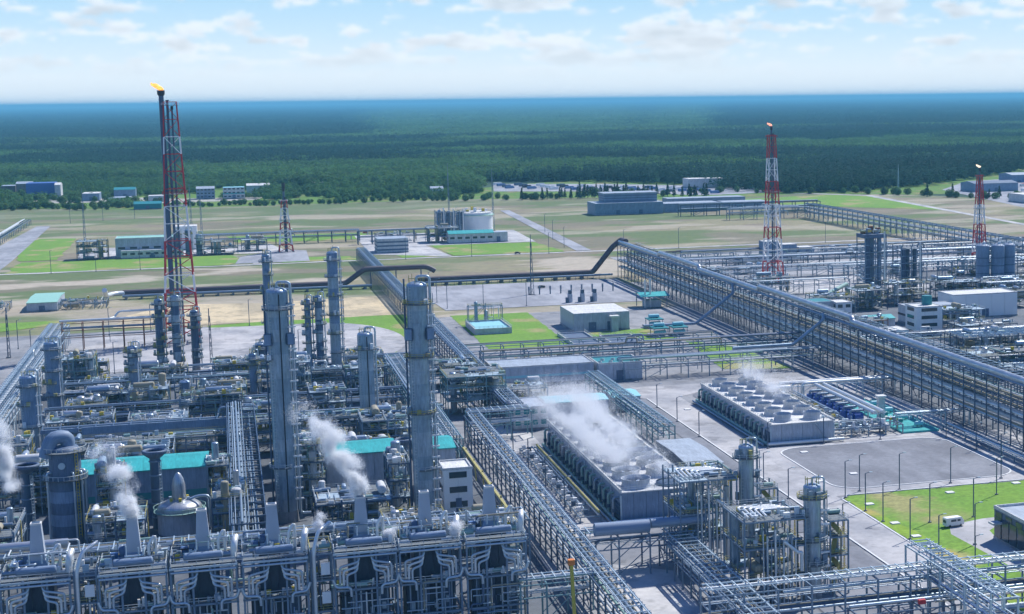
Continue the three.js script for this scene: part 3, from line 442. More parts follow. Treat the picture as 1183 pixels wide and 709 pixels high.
column('thin column rising behind the tall black-seamed column', 16.2, 757, 1.6, 53, { plats: 7, seed: 9, course: 5, m: M.cladMid, rungs: false });
column('isolated platform-ringed column before the pale road strip', -35.9, 674, 1.9, 27, { plats: 8, seed: 10, course: 4, m: M.cladMid, rungs: false });
column('platform-ringed column before the flare, first of a row of three', -29.4, 771, 1.7, 34, { plats: 9, seed: 11, course: 4, m: M.cladDark, rungs: false });
column('platform-ringed column before the flare, second of a row of three', -22.5, 769, 1.8, 35.5, { plats: 9, seed: 12, course: 4, m: M.cladDark, rungs: false });
column('shorter platform-ringed column before the flare, third of a row of three', -15, 778, 1.7, 27.5, { plats: 7, seed: 13, course: 4, m: M.cladDark, rungs: false });
column('blue-grey column beside the white steam on the far left edge', -66.5, 612, 2.7, 27, { plats: 3, seed: 14, side: 1, m: M.cladMid });
column('broad grey column behind the blue-grey column on the far left', -66, 690, 2.6, 28, { plats: 5, seed: 15, m: M.cladMid, rungs: false });
column('grey column with broad skirt rising from the nearer of the two right-hand frames', 129.5, 366, 2.1, 27, { plats: 4, seed: 16, m: M.alu, course: 5 });
column('grey column rising from the farther of the two right-hand frames', 125, 404, 2.0, 29.5, { plats: 4, seed: 17, m: M.alu, course: 5 });
column('short dark column with a flat white cap between process racks', -17.5, 664, 2.0, 14, { plats: 1, seed: 18, m: M.cladDark, rungs: false, topFrame: false });
column('small vessel column before the gravel plot fence', 8, 700, 1.5, 18, { plats: 4, seed: 19, m: M.cladMid, rungs: false });
column('short platform column with crown of valves at the plot edge', 12.5, 772, 2.6, 12, { plats: 2, seed: 20, m: M.cladDark, rungs: false });

// the wide quench tower with its bent overhead duct
{
  const t = thing('quench_tower', 'broad dark quench tower with a rounded duct over its top, before the first turquoise roof', 'column', -44.7, 484.5), R = 4.4;
  add(t, 'skirt', lathe([[R * 1.05, -0.3], [R, 2], [R - 0.05, 2]], 32), M.concrete);
  for (let i = 0; i < 5; i++) add(t, 'shell_course', lathe([[R, 2 + i * 3.2], [R, 5.06 + i * 3.2], [R * 0.98, 5.1 + i * 3.2], [R * 0.98, 5.2 + i * 3.2]], 32), i % 2 ? M.cladMid : M.cladDark);
  add(t, 'shoulder', lathe([[R, 18], [R * 0.93, 20], [R * 0.93, 25.4], [R * 0.8, 26.6], [0.01, 27.2]], 32), M.cladDark);
  const d = pipe(t, 'overhead_duct', M.cladMid, [[1.0, 26, -0.5], [1.0, 29.2, -0.5], [-3.0, 29.4, 1], [-4.6, 24, 1.6]], 1.9, 18, 1.6);
  for (const [y, m] of [[17.8, M.grating], [25.4, M.grating]]) { const p = add(t, 'platform', lathe([[R * 0.9, 0], [R + 1.3, 0], [R + 1.3, 0.2], [R * 0.9, 0.2]], 32), m); p.position.y = y; const b = new Merge(); for (let k = 0; k < 24; k++) { const a = k * 0.2618, c = (k + 1) * 0.2618, q = R + 1.25; b.bar(V(Math.cos(a) * q, 0.2, Math.sin(a) * q), V(Math.cos(a) * q, 1.4, Math.sin(a) * q), 0.13); b.bar(V(Math.cos(a) * q, 1.4, Math.sin(a) * q), V(Math.cos(c) * q, 1.4, Math.sin(c) * q), 0.13); } b.build(p, 'railing', M.rail); }
  for (const [a, r2] of [[0.3, 0.5], [0.6, 0.35], [1.1, 0.25], [2.6, 0.35]]) pipe(t, 'downcomer', M.pipe, [[Math.cos(a) * 3.8, 20, Math.sin(a) * 3.8], [Math.cos(a) * 5.2, 20, Math.sin(a) * 5.2], [Math.cos(a) * 5.2, 1, Math.sin(a) * 5.2]], r2);
  rod(t, 'manway', M.steelPale, V(-0.5, 22, 3.7), V(-0.5, 22, 4.5), 0.9, 14);
  ladder(t, M.yellow, 3.2, 3.4, 2, 26, 'x');
}
// the domed vessel with a bullet-shaped nozzle
{
  const t = thing('domed_vessel', 'round domed vessel with a shiny bullet-shaped nozzle before the first turquoise roof', 'vessel', -15.9, 486), R = 6;
  add(t, 'shell', lathe([[R, -0.3], [R, 6.6], [R * 0.99, 6.8]], 32), M.clad); add(t, 'dome', lathe(head(R, 0.42, 9).map(([a, b]) => [a, b + 6.8]), 32), M.alu3);
  add(t, 'nozzle', lathe([[1.9, 8.6], [1.8, 13.2], [1.4, 15.0], [0.7, 16.4], [0.01, 16.8]], 20), M.alu3);
  const p = add(t, 'platform', lathe([[R, 0], [R + 1, 0], [R + 1, 0.2], [R, 0.2]], 32), M.pipeGreen); p.position.y = 6;
  { const b = new Merge(); for (let k = 0; k < 26; k++) { const a = k * 0.2417, c = (k + 1) * 0.2417, q = R + 0.95; b.bar(V(Math.cos(a) * q, 0.2, Math.sin(a) * q), V(Math.cos(a) * q, 1.3, Math.sin(a) * q), 0.12); b.bar(V(Math.cos(a) * q, 1.3, Math.sin(a) * q), V(Math.cos(c) * q, 1.3, Math.sin(c) * q), 0.12); } b.build(p, 'railing', M.pipeGreen); }
  for (let k = 0; k < 6; k++) { const a = k * 1.05 + 0.4; box(t, 'valve', k % 3 ? M.yellow : M.steelPale, Math.cos(a) * 2.6, 8.6, Math.sin(a) * 2.6, 0.8, 1.2, 0.8); }
  pipe(t, 'pipe', M.pipe, [[2.5, 9, 1], [5, 10, 1.5], [8, 10, 2], [8, 1, 2]], 0.4);
}
// ---------------------------------------------------------------- turquoise-roofed halls and their dark ventilators
hall('long hall with bright turquoise roof behind the domed vessel', -43.6, 503, 35.6, 21, 14.4, { wall: M.cladMid, roof: M.turq, band: M.turqDark, panel: 7, pitch: 1.5 });
hall('hall with bright turquoise roof between the two tall columns', 18.4, 507, 28, 19, 14.0, { wall: M.clad, roof: M.turq, panel: 7, pitch: 1.5 });
hall('small gabled hall with turquoise roof behind the tallest grey column', 57.2, 505, 6.4, 19, 14.0, { wall: M.clad, roof: M.turq, panel: 6, pitch: 1.3 });
hall('pale stair tower below the small turquoise-roofed gable hall', 56.4, 478, 8.4, 12, 13, { wall: M.white, roof: M.roofWhite, flat: true, parapet: 0.7, panel: 4, door: 1, windows: 1, storeys: 3 });
function ventilator(label, u, d, H, R) { const t = thing('exhaust_stack', label, 'exhaust stack', u, d); add(t, 'shaft', lathe([[R, -0.3], [R * 0.95, H - 2.4]], 16), M.steelDark); add(t, 'hood', lathe([[R, H - 2.4], [R * 2.2, H - 1.0], [R * 2.3, H - 0.2], [R * 1.9, H], [R * 1.8, H - 0.6]], 24), M.cladDark); for (let y = 3; y < H - 3; y += 4) { const p = add(t, 'stiffener', lathe([[R, y], [R * 1.12, y + 0.1], [R * 1.12, y + 0.35], [R, y + 0.45]], 16), M.steel); } ladder(t, M.rail, R * 0.9, R * 0.7, 1, H - 3, 'x'); }
ventilator('dark mushroom-capped exhaust stack before the long turquoise roof', -22, 492, 22.5, 1.5);
ventilator('dark mushroom-capped exhaust stack left of the quench tower', -55.5, 492, 21, 1.6);
ventilator('white-capped exhaust stack at the end of the middle turquoise roof', 47.6, 500, 19, 1.2);

// ---------------------------------------------------------------- the row of cracking furnaces along the bottom
function furnace(label, u, k) {
  const t = thing('cracking_furnace', label, 'furnace', u, 377, 'furnaces in a row along the near edge'), r = rng(900 + k * 13), W = 6.7, F = 6.6, B = -6.4, st = M.steel;
  for (const x of [-W, -2.3, 2.3, W]) for (const z of [F, B]) bar(t, 'post', st, V(x, -0.3, z), V(x, 20.4, z), 0.42);
  for (const y of [4.5, 11.6, 20]) { for (const z of [F, B]) bar(t, 'beam', y === 20 ? M.steelPale : st, V(-W - 0.3, y, z + (y === 20 ? 0.3 : 0)), V(W + 0.3, y, z + (y === 20 ? 0.3 : 0)), 0.4, 0.42); for (const x of [-W, W]) bar(t, 'beam', st, V(x, y, B), V(x, y, F), 0.36); }
  block(t, 'radiant_box', M.casing, 0, 1.5, -0.6, 10.6, 9.6, 8.6);
  for (let i = 0; i < 4; i++) { block(t, 'casing_panel', i % 2 ? M.cladDark : M.casing, -3.9 + i * 2.6, 2.0, 3.8, 2.3, 8.6, 0.2); block(t, 'burner_box', M.steelPale, -3.9 + i * 2.6, 5 + (i % 2), 4.2, 0.9, 1.6, 0.6); }
  block(t, 'convection_box', M.casing, 0, 11.6, -0.8, 6.4, 8.2, 6.4); for (let i = 0; i < 3; i++) block(t, 'casing_panel', M.casing, -2.1 + i * 2.1, 12.4, 2.5, 1.8, 6.8, 0.2);
  // steam drum lying along the front of the roof
  const dr = drum(t, 'steam_drum', M.cladMid, 0, 21.6, 3.4, 0.85, 7.4, 'x');
  for (const s of [-1, 1]) { // nested transfer pipes bending outwards and down, mirrored on either side
    for (let j = 0; j < 3; j++) pipe(t, 'transfer_pipe', j === 1 ? M.pipe3 : M.pipe, [[s * (1.3 + j * 0.15), 19.4 - j * 0.2, F - 0.6], [s * (1.5 + j * 0.2), 17.9 - j * 1.05, F + 0.2], [s * (5.6 - j * 0.75), 17.0 - j * 0.95, F + 0.2], [s * (5.6 - j * 0.75), 13.4 - j * 0.5, F + 0.2]], 0.27, 9, 2.4);
    pipe(t, 'transfer_pipe', M.pipe, [[s * 7.2, 14.4, F + 0.3], [s * 6.6, 12.5, F + 0.3], [s * 3.4, 12.3, F + 0.3], [s * 3.3, 10.2, F + 0.3]], 0.33, 9, 2.4);
    for (let j = 0; j < 3; j++) rod(t, 'downcomer', j ? M.pipe2 : M.pipe, V(s * (1.2 + j * 1.7), 0.5, F - 0.9), V(s * (1.2 + j * 1.7), 11 + j * 1.2, F - 0.9), 0.2 + 0.06 * (j % 2), 8);
  }
  // flue: transition, fan casing and square stack
  const taper = (name, m, y0, y1, a0, b0, a1, b1, z) => { const g = new THREE.CylinderGeometry(Math.SQRT1_2, Math.SQRT1_2, 1, 4, 1).rotateY(Math.PI / 4).toNonIndexed(), p = g.attributes.position; for (let i = 0; i < p.count; i++) { const top = p.getY(i) > 0; p.setXYZ(i, p.getX(i) * (top ? a1 : a0), top ? y1 : y0, p.getZ(i) * (top ? b1 : b0)); } g.computeVertexNormals(); const o = add(t, name, g, m); o.position.z = z; return o; };
  taper('flue_transition', M.cladMid, 19.8, 22.6, 5.6, 5.2, 3.4, 3.2, -2.2); taper('stack', M.clad, 22.6, 30.2, 3.1, 2.9, 2.1, 2.1, -2.2); taper('stack_rim', M.roofWhite, 30.2, 30.6, 2.2, 2.2, 2.15, 2.15, -2.2);
  box(t, 'stack_damper', M.steelDark, 0, 30.55, -2.2, 1.6, 0.12, 1.6);
  rod(t, 'fan_casing', M.cladDark, V(-1.7, 22.2, -3), V(-3.0, 22.2, -3), 1.5, 16); box(t, 'fan_motor', r() < 0.5 ? M.pipeBlue : M.steelDark, -4.0, 20.9, -3, 1.6, 1.4, 1.3);
  for (const y of [11.7, 20.2]) { box(t, 'deck_plate', M.grating, 0, y + 0.2, F - 1.2, W * 2, 0.08, 2.2); box(t, 'deck_plate', M.grating, 0, y + 0.2, B + 1.0, W * 2, 0.08, 1.8); railing(t, M.rail, -W, W, B, F, y + 0.25, 0.1); }
  pipe(t, 'vent_pipe', M.pipe3, [[3.2, 20.5, 1], [3.2, 24.5, 1], [4.6, 26.6, 0.5], [4.6, 20.5, 0.4]], 0.34, 9); pipe(t, 'header_pipe', M.pipe, [[-W, 19.2, F + 0.5], [W, 19.2, F + 0.5]], 0.26);
  if (k % 3 !== 2) pipe(t, 'steam_pipe', M.pipe3, [[W - 0.4, 20.4, 2.4], [W - 0.2, 23.6, 2.2], [W + 0.2, 24.4, 0.2]], 0.72, 12);
  for (const [x, h] of [[-1.3, 3.6], [1.2, 2.8], [2.2, 2.0]]) cyl(t, 'relief_valve', M.steelPale, x, 22.8, 2.6, 0.16, h * 0.6, 8);
  valves(t, r, 38, -W + 0.5, W - 0.5, 20.5, -5.6, 2.4); valves(t, r, 9, -W + 0.5, W - 0.5, 12, F - 2, F - 0.5); pipework(t, r, 22, -W, W, 20.6, 24.8, B, 2.4, 0.26); pipework(t, r, 13, -W, W, 1, 12, F - 1.6, F + 0.2, 0.24);
  for (const s of [-1, 1]) for (const y of [5.5, 7.5]) bar(t, 'sight_platform', M.steelPale, V(s * 1.2, y, F), V(s * 5.6, y, F), 0.16, 0.5);
  return t;
}
[['cracking furnace at the far left end of the row, cut off by the frame', -61], ['cracking furnace below the broad dark quench tower', -41.5], ['cracking furnace with the white steam plume before the first turquoise hall', -22.3], ['cracking furnace just below the domed vessel', -8], ['cracking furnace below the black-seamed tall column', 6.8], ['cracking furnace with the big white steam plume before the middle hall', 26], ['cracking furnace just below the tallest grey column', 40.2], ['cracking furnace at the right end of the row beside the central pipe rack', 55]].forEach(([l, u], k) => furnace(l, u, k));
// lift shafts between the furnace groups
[[-31.8, 'open steel riser frame with white pipe between the furnaces below the quench tower'], [16.6, 'narrow equipment frame with white cabinets between furnaces below the tall column'], [-51.5, 'open steel riser frame between the two furnaces at the left edge']].forEach(([u, l], i) => {
  const t = unit(l, u, 377, 4.4, 11, [7, 14, 20], { seed: 60 + i, nx: 1, nz: 2, drums: 1, verts: 0, pipesN: 12, valvesN: 4, name: 'riser_frame' });
  pipe(t, 'riser_duct', M.pipe3, [[-1.6, 2, 5.9], [-1.6, 21, 5.9], [-0.4, 25, 4.6], [2.4, 26, 1]], 0.42, 10); for (const y of [9, 15.5]) block(t, 'cabinet', M.white, 0.8, y, 5.9, 1.9, 2.6, 0.4);
});
rack({ label: 'pipe rack with two short silver ducts running behind the furnace row', u: -70, d: 395, len: 136, axis: 'u', w: 9, levels: [8, 14, 19], pipes: [7, 7, 6], seed: 3, rMax: 0.42, bay: 9, extra: (t, P) => { rod(t, 'duct', M.alu3, P(15, 21.2, -2), P(33, 21.2, -2), 1.1, 16); rod(t, 'duct', M.alu2, P(88, 20.6, 2), P(101, 20.6, 2), 0.8, 16); } });

// ---------------------------------------------------------------- cooling towers
function coolingTower(label, u, d, W, L, H, n, fanR, o = {}) { // u: left edge, d: front face
  const { m = M.clad, seed = 1, bare = -1 } = o, r = rng(seed * 51), t = thing('cooling_tower', label, 'cooling tower', u + W / 2, d);
  block(t, 'casing', M.cladDark, 0, -0.3, -L / 2, W - 0.6, H - 0.4, L - 0.6);
  const np = Math.round(W / 3.6); for (let i = 0; i < np; i++) for (const z of [-0.15, -L + 0.15]) block(t, 'casing_panel', m, -W / 2 + W / np * (i + 0.5), 0.2, z, W / np - 0.1, H - 0.3, 0.3);
  for (let i = 0; i < n; i++) { // each cell: upper fascia and a dark louvred air inlet below
    const z = -L * (i + 0.5) / n, q = L / n - 0.14;
    for (const s of [-1, 1]) { block(t, 'fascia_panel', m, s * (W / 2 - 0.15), H * 0.62, z, 0.3, H * 0.38 - 0.1, q); for (let k = 0; k < 4; k++) { const lv = box(t, 'louvre', M.cladDark, s * (W / 2 - 0.1), 0.5 + k * H * 0.145, z, 0.7, 0.12, q); lv.rotation.z = s * 0.6; } box(t, 'inlet_post', M.steelPale, s * (W / 2 + 0.05), -0.3, z + L / n / 2, 0.4, H * 0.95, 0.4); }
  }
  const deck = block(t, 'deck', o.deck ?? M.roofWhite, 0, H - 0.1, -L / 2, W + 0.5, 0.3, L + 0.5);
  for (const s of [-1, 1]) block(t, 'parapet', M.roofWhite, s * (W / 2 + 0.1), H + 0.2, -L / 2, 0.55, o.parapet ?? 0.5, L + 0.4);
  railing(t, M.rail, -W / 2, W / 2, -L, 0, H + 0.5, 0.08);
  for (let i = 0; i < n; i++) for (const s of [-1, 1]) {
    const z = -L * (i + 0.5) / n, x = s * W * 0.235; if (i === bare && s > 0) { const q = add(t, 'fan_screen', lathe([[fanR * 0.9, 0], [fanR * 0.9, 0.5], [fanR * 0.8, 0.5], [0.01, 0.45]], 28), M.steelDark); q.position.set(x, H + 0.3, z); const hb = add(t, 'fan_ring', lathe([[fanR * 0.92, 0], [fanR, 0.1], [fanR, 0.7], [fanR * 0.92, 0.75]], 28), M.steel); hb.position.set(x, H + 0.3, z); continue; }
    const st = add(t, 'fan_stack', lathe([[fanR * 1.04, 0], [fanR * 0.95, 0.9], [fanR * 0.96, 1.7], [fanR * 1.05, 2.5], [fanR * 0.99, 2.5], [fanR * 0.9, 1.6], [fanR * 0.9, 0.8], [fanR, 0.1]], 32), i % 3 ? M.offwhite : M.clad); st.position.set(x, H + 0.2, z);
    const hub = cyl(st, 'fan_hub', M.steelDark, 0, 0.9, 0, 0.55, 0.5, 10); for (let k = 0; k < 6; k++) { const b = box(st, 'fan_blade', M.cladMid, 0, 1.1, 0, fanR * 0.82, 0.07, 0.7); const a = k * Math.PI / 3 + i * 0.4; b.position.set(Math.cos(a) * fanR * 0.45, 1.15, Math.sin(a) * fanR * 0.45); b.rotation.set(0.25, -a, 0, 'YXZ'); }
    cyl(st, 'drift_eliminator', M.grating, 0, 0.05, 0, fanR * 0.9, 0.06, 20);
    box(t, 'motor', M.steelPale, x + s * (fanR + 1.0), H + 0.2, z, 0.9, 0.8, 0.8);
  }
  // riser pipes with elbows on the left flank, a header along the foot
  for (let i = 0; i < n * 2; i++) { const z = -L * (i + 0.5) / (n * 2); pipe(t, 'riser_pipe', i % 4 ? M.pipeGreen : M.pipe2, [[-W / 2 - 1.6, 0.6, z], [-W / 2 - 1.6, H * 0.78, z], [-W / 2 + 0.2, H * 0.78, z]], 0.42, 9, 2.2); box(t, 'riser_valve', M.steelDark, -W / 2 - 1.6, H * 0.3, z, 1.1, 1.0, 0.9); }
  rod(t, 'header_pipe', M.pipeGreen, V(-W / 2 - 1.6, 0.7, 0.5), V(-W / 2 - 1.6, 0.7, -L - 1), 0.62, 12); rod(t, 'header_pipe', M.pipe2, V(-W / 2 - 3.1, 0.5, 1), V(-W / 2 - 3.1, 0.5, -L - 1), 0.4, 10);
  pipe(t, 'front_pipe', M.pipe3, [[-W / 2 - 2, 0.8, 2.2], [W / 2 + 3, 0.8, 2.2]], 0.6, 12);
  { const b = new Merge(); for (let k = 0; k < 14; k++) b.box(W * 0.2 + k * (W * 0.22 / 14), H * (1 - (k + 1) / 14) , 0.55, W * 0.22 / 14 + 0.05, 0.18, 0.9); b.bar(V(W * 0.2, H + 1, 1.0), V(W * 0.42, 1, 1.0), 0.1); b.build(t, 'stair', o.stair ?? M.steelPale); }
  return t;
}
coolingTower('large steaming cooling tower with a dark blue front wall and two rows of fans', 102.5, 451, 21.8, 111, 8.6, 9, 4.2, { m: M.cladMid, seed: 1, bare: 0, parapet: 0.9, deck: M.offwhite, stair: M.yellow });
coolingTower('pale cooling tower with rows of white fan stacks beside the main road', 175.2, 537, 23, 88, 7.0, 8, 3.1, { m: M.clad, seed: 2, stackH: 0.85 });
{ // low rack of valves between apron and tower, with a yellow line
  const t = rack({ name: 'valve_rack', label: 'low rack of valves with a yellow pipe on the apron beside the steaming tower', u: 94.5, d: 455, len: 100, axis: 'd', w: 6, levels: [1.6], pipes: [5], seed: 21, bay: 7, top: 'none', brace: 0, rMax: 0.34 });
  rod(t, 'yellow_pipe', M.yellowDull, V(2.4, 2.9, 0), V(2.4, 2.9, -98), 0.4, 10); for (let i = 0; i < 26; i++) { box(t, 'valve', i % 3 ? M.white : M.steelDark, -1 - (i % 2) * 1.2, 2.0, -2 - i * 3.8, 1.2, 1.3, 0.9); bar(t, 'spool', M.pipe3, V(-3.4, 1, -3 - i * 3.8), V(-0.6, 2.2, -3 - i * 3.8), 0.4); }
}
hall('open shed with a blue-grey sloping roof beside the steaming cooling tower', 134.6, 497, 11.6, 40, 4.4, { wall: M.steelDark, roof: M.roofGrey, pitch: 0.7, panel: 10, name: 'shed', door: 0 });
// ---------------------------------------------------------------- the two tall process frames on the right
for (const [label, d, H, s] of [['tall pipe-filled steel frame beside the farther right-hand column', 408, 22.5, 31], ['tall pipe-filled steel frame beside the nearer right-hand column', 371, 20.5, 32]]) {
  const t = unit(label, d > 390 ? 113.5 : 119, d, 15, 17, [7, 14, H], { seed: s, drums: 4, verts: 3, pipesN: 26, valvesN: 22, decks: 0.6 }), r = rng(s);
  for (let i = 0; i < 9; i++) rod(t, 'riser_pipe', pipeMats[i % 5], V(-3 + i * 1.0, 0.5, 8.8), V(-3 + i * 1.0, H - 2 - (i % 3) * 1.4, 8.8), 0.16 + 0.1 * (i % 2), 8);
  for (let i = 0; i < 5; i++) pipe(t, 'roof_pipe', M.pipe3, [[-6 + i * 1.1, H + 0.9, 7], [-6 + i * 1.1, H + 1.2, -2 + i], [3 + i * 0.7, H + 1.2, -2 + i], [3 + i * 0.7, H - 3, -2 + i]], 0.3, 8);
  pipe(t, 'bent_pipe', M.pipe3, [[2, H - 5, 9], [5.5, H - 8, 9], [6.4, H - 8, 9], [6.4, 8, 9]], 0.42, 9); box(t, 'platform', M.yellow, 7.9, H - 1.5, 3, 2.2, 1.4, 3.4);
  const st = unit(d > 390 ? 'slim yellow-landing stair frame behind the farther right-hand column' : 'slim yellow-landing stair frame behind the nearer right-hand column', d > 390 ? 131 : 136.5, d - 1, 4.6, 7, [5, 9.5, 14, 18], { seed: s + 4, nx: 1, nz: 1, drums: 0, verts: 0, pipesN: 3, valvesN: 1, name: 'stair_tower', category: 'stair tower' });
  for (let k = 0; k < 4; k++) bar(st, 'stair_flight', M.yellowDull, V(-1.4 + (k % 2) * 2.8, [0.3, 5, 9.5, 14][k], 2.5), V(1.4 - (k % 2) * 2.8, [5, 9.5, 14, 18][k], -2.5), 1.2, 0.25);
}

// ---------------------------------------------------------------- pipe racks
rack({ label: 'tall many-decked pipe rack with a huge silver pipe on top, running into the distance', name: 'tall_pipe_rack', u: 257.5, d: 430, len: 668, axis: 'd', w: 13, levels: [6.5, 11, 15.5, 21.3], pipes: [7, 8, 7, 3], seed: 41, bay: 9.6, posts: [-1, 0.1, 1], m: M.steelDark, top: 'none', rMax: 0.6, brace: 3, extra: (t, P, r) => {
  const y = 23.4; pipe(t, 'main_pipe', M.alu3, [P(0, y, -5), P(230, y, -5), P(231, y + 1.6, -5), P(360, y + 1.6, -5), P(361, y, -5), P(470, y, -5), P(471, y + 1.6, -5), P(560, y + 1.6, -5), P(561, y, -5), P(668, y, -5)], 1.25, 16, 1);
  for (let s = 4; s < 668; s += 8) bar(t, 'pipe_shoe', M.steel, P(s, 21.6, -5), P(s, 22.4, -5), 1.5, 0.5);
  for (let s = 0; s < 250; s += 4.8) bar(t, 'cross_bar', M.steelPale, P(s, 23, -1.5), P(s, 23, 5.5), 0.22, 0.18);
  for (const c of [-1.5, 5.5]) bar(t, 'tray_rail', M.steelPale, P(0, 22.8, c), P(666, 22.8, c), 0.2);
} });
pipe(thing('branch_pipe', 'grey branch pipe climbing on to the tall pipe rack from the cross rack', 'pipe', 252, 690), 'pipe', M.alu2, [[-44, 10.4, 0], [-16, 10.6, 0], [-1.5, 21, 0], [-1.5, 23.2, -2]], 0.8, 12, 1.5);
pipe(thing('branch_pipe', 'dark branch pipe rising to the tall pipe rack behind the teal skids', 'pipe', 252, 828), 'pipe', M.cladMid, [[-50, 3, 0], [-22, 3, 0], [-1.5, 18, 0], [-1.5, 22.4, -2]], 0.8, 12, 1.5);
rack({ label: 'cross pipe rack on thin posts between the two cooling tower blocks', u: 104, d: 726, len: 150, axis: 'u', w: 10, levels: [6.5, 9.5], pipes: [7, 5], seed: 42, bay: 10, top: 'none', rMax: 0.42 });
rack({ label: 'lower cross pipe rack behind the pale cooling tower', u: 158, d: 690, len: 94, axis: 'u', w: 12, levels: [5, 8], pipes: [6, 6], seed: 43, bay: 9, top: 'none', rMax: 0.4, m: M.steel });
rack({ label: 'central pipe rack with white top bars running to the far field', u: 97, d: 600, len: 690, axis: 'd', w: 7, levels: [5.5, 9], pipes: [9, 8], seed: 44, bay: 9, barEvery: 5, rMax: 0.45, m: M.steelDark, mats: [M.pipe2, M.steel, M.pipe, M.cladMid] });
rack({ label: 'near end of the central pipe rack with white tray bars beside the furnaces', u: 79.5, d: 330, len: 250, axis: 'd', w: 6.2, levels: [5.5, 9.5], pipes: [7, 6], seed: 45, bay: 8, barEvery: 4.6, rMax: 0.4, m: M.steelDark });
{ const t = thing('yellow_beam', 'long yellow crane beam along the near central pipe rack', 'beam', 71.5, 430); bar(t, 'beam', M.yellowDull, V(0, 5.5, 0), V(-1, 6.5, -110), 0.7, 0.6); for (let i = 0; i < 7; i++) bar(t, 'bracket', M.yellowDull, V(0, 0, -4 - i * 17), V(-0.1 * i, 6.6 + 0.1 * i, -4 - i * 17), 0.4); }
rack({ label: 'pipe bridge link joining the two halves of the central rack', u: 78, d: 584, len: 22, axis: 'u', w: 9, levels: [5.5, 9.5], pipes: [6, 6], seed: 46, bay: 7, barEvery: 2.6, m: M.teal });
rack({ label: 'pipe bridge with a fat grey pipe before the steaming cooling tower', u: 82, d: 404, len: 32, axis: 'u', w: 9, levels: [7, 10], pipes: [5, 4], seed: 47, bay: 8, barEvery: 3.6, m: M.steel, extra: (t, P) => { rod(t, 'fat_pipe', M.cladMid, P(2, 12.2, 3.6), P(16, 12.0, 3.6), 1.7, 18); rod(t, 'fat_pipe', M.cladMid, P(16.5, 12.6, 3.6), P(31, 12.6, 3.6), 1.1, 16); for (let s = 0; s < 30; s += 4) bar(t, 'truss_diagonal', M.steel, P(s, 7, 4.5), P(s + 4, 10, 4.5), 0.24); } });
rack({ label: 'cross rack with white tray linking the central rack to the furnaces', u: 60, d: 372, len: 18, axis: 'u', w: 6, levels: [6, 9], pipes: [4, 4], seed: 48, bay: 6, barEvery: 2.4, m: M.teal });
rack({ label: 'pipe rack with pale bars passing under the right-hand process frames', u: 106, d: 330, len: 76, axis: 'd', w: 8, levels: [5, 8], pipes: [7, 6], seed: 49, bay: 7.6, barEvery: 3.4, m: M.steel });
rack({ label: 'bottom right pipe rack crossing the road on portal frames', u: 96, d: 342, len: 110, axis: 'u', w: 7, levels: [5, 8.2, 11.4], pipes: [4, 3, 3], seed: 50, bay: 7.8, barEvery: 3.0, m: M.steel, rMax: 0.42, brace: 0 });
{ // a second, lower line of portal frames in front, with a red valve
  const t = rack({ label: 'lowest portal frames with thin pipes before the bottom right rack', u: 126, d: 330, len: 84, axis: 'u', w: 6, levels: [4, 7.4], pipes: [4, 3], seed: 51, bay: 8, top: 'none', m: M.steelDark, brace: 0 }); box(t, 'red_valve', M.red, 16, 7.7, 0.5, 1.6, 1.0, 1.0);
}
rack({ label: 'steep pipe crossing with blue trays over the bottom right rack', u: 152.5, d: 310, len: 46, axis: 'd', w: 6.4, levels: [9, 13.4], pipes: [5, 4], seed: 52, bay: 6.5, barEvery: 2.2, m: M.steelPale, mats: [M.pipe, M.pipe3, M.pipeBlue] });
rack({ label: 'low service rack along the road edge of the pale cooling tower', u: 243, d: 455, len: 85, axis: 'd', w: 4, levels: [1.8], pipes: [4], seed: 53, bay: 9, top: 'none', m: M.steel, brace: 0, rMax: 0.45 });
rack({ label: 'pipe bridge from the pump row to the tall pipe rack', u: 206, d: 618, len: 50, axis: 'u', w: 7, levels: [5.6], pipes: [5], seed: 54, bay: 9, top: 'none', m: M.steelPale, mats: [M.pipe3, M.alu3], rMax: 0.75, rMin: 0.4 });
rack({ label: 'pipe bridge behind the asphalt lot ending at the tall pipe rack', u: 226, d: 548, len: 28, axis: 'u', w: 4, levels: [5], pipes: [3], seed: 55, bay: 9, top: 'rail', m: M.steelPale });
rack({ label: 'left-hand pipe rack with bright pipes running towards the shed', u: -82, d: 500, len: 400, axis: 'd', w: 10, levels: [5.5, 9.5], pipes: [9, 9], seed: 56, bay: 9, barEvery: 4, rMax: 0.5, m: M.steelPale, mats: [M.pipe, M.pipe3, M.pipe3, M.alu3] });
rack({ label: 'portal pipe rack standing on the gravel plot beside the tall flare', name: 'portal_rack', u: -78, d: 874, len: 56, axis: 'u', w: 7, levels: [6.5, 10, 13.5], pipes: [2, 2, 2], seed: 57, bay: 9, top: 'none', m: M.rust, brace: 0, rMax: 0.5, extra: (t, P) => { rod(t, 'top_pipe', M.pipe3, P(-1, 14.6, 1), P(57, 14.6, 1), 0.6, 12); pipe(t, 'expansion_loop', M.pipe3, [P(22, 14.8, 0), P(24, 14.8, -4), P(26, 17.6, -4), P(44, 17.6, -4), P(46, 14.8, -4), P(48, 14.8, 0)], 0.5, 10); } });
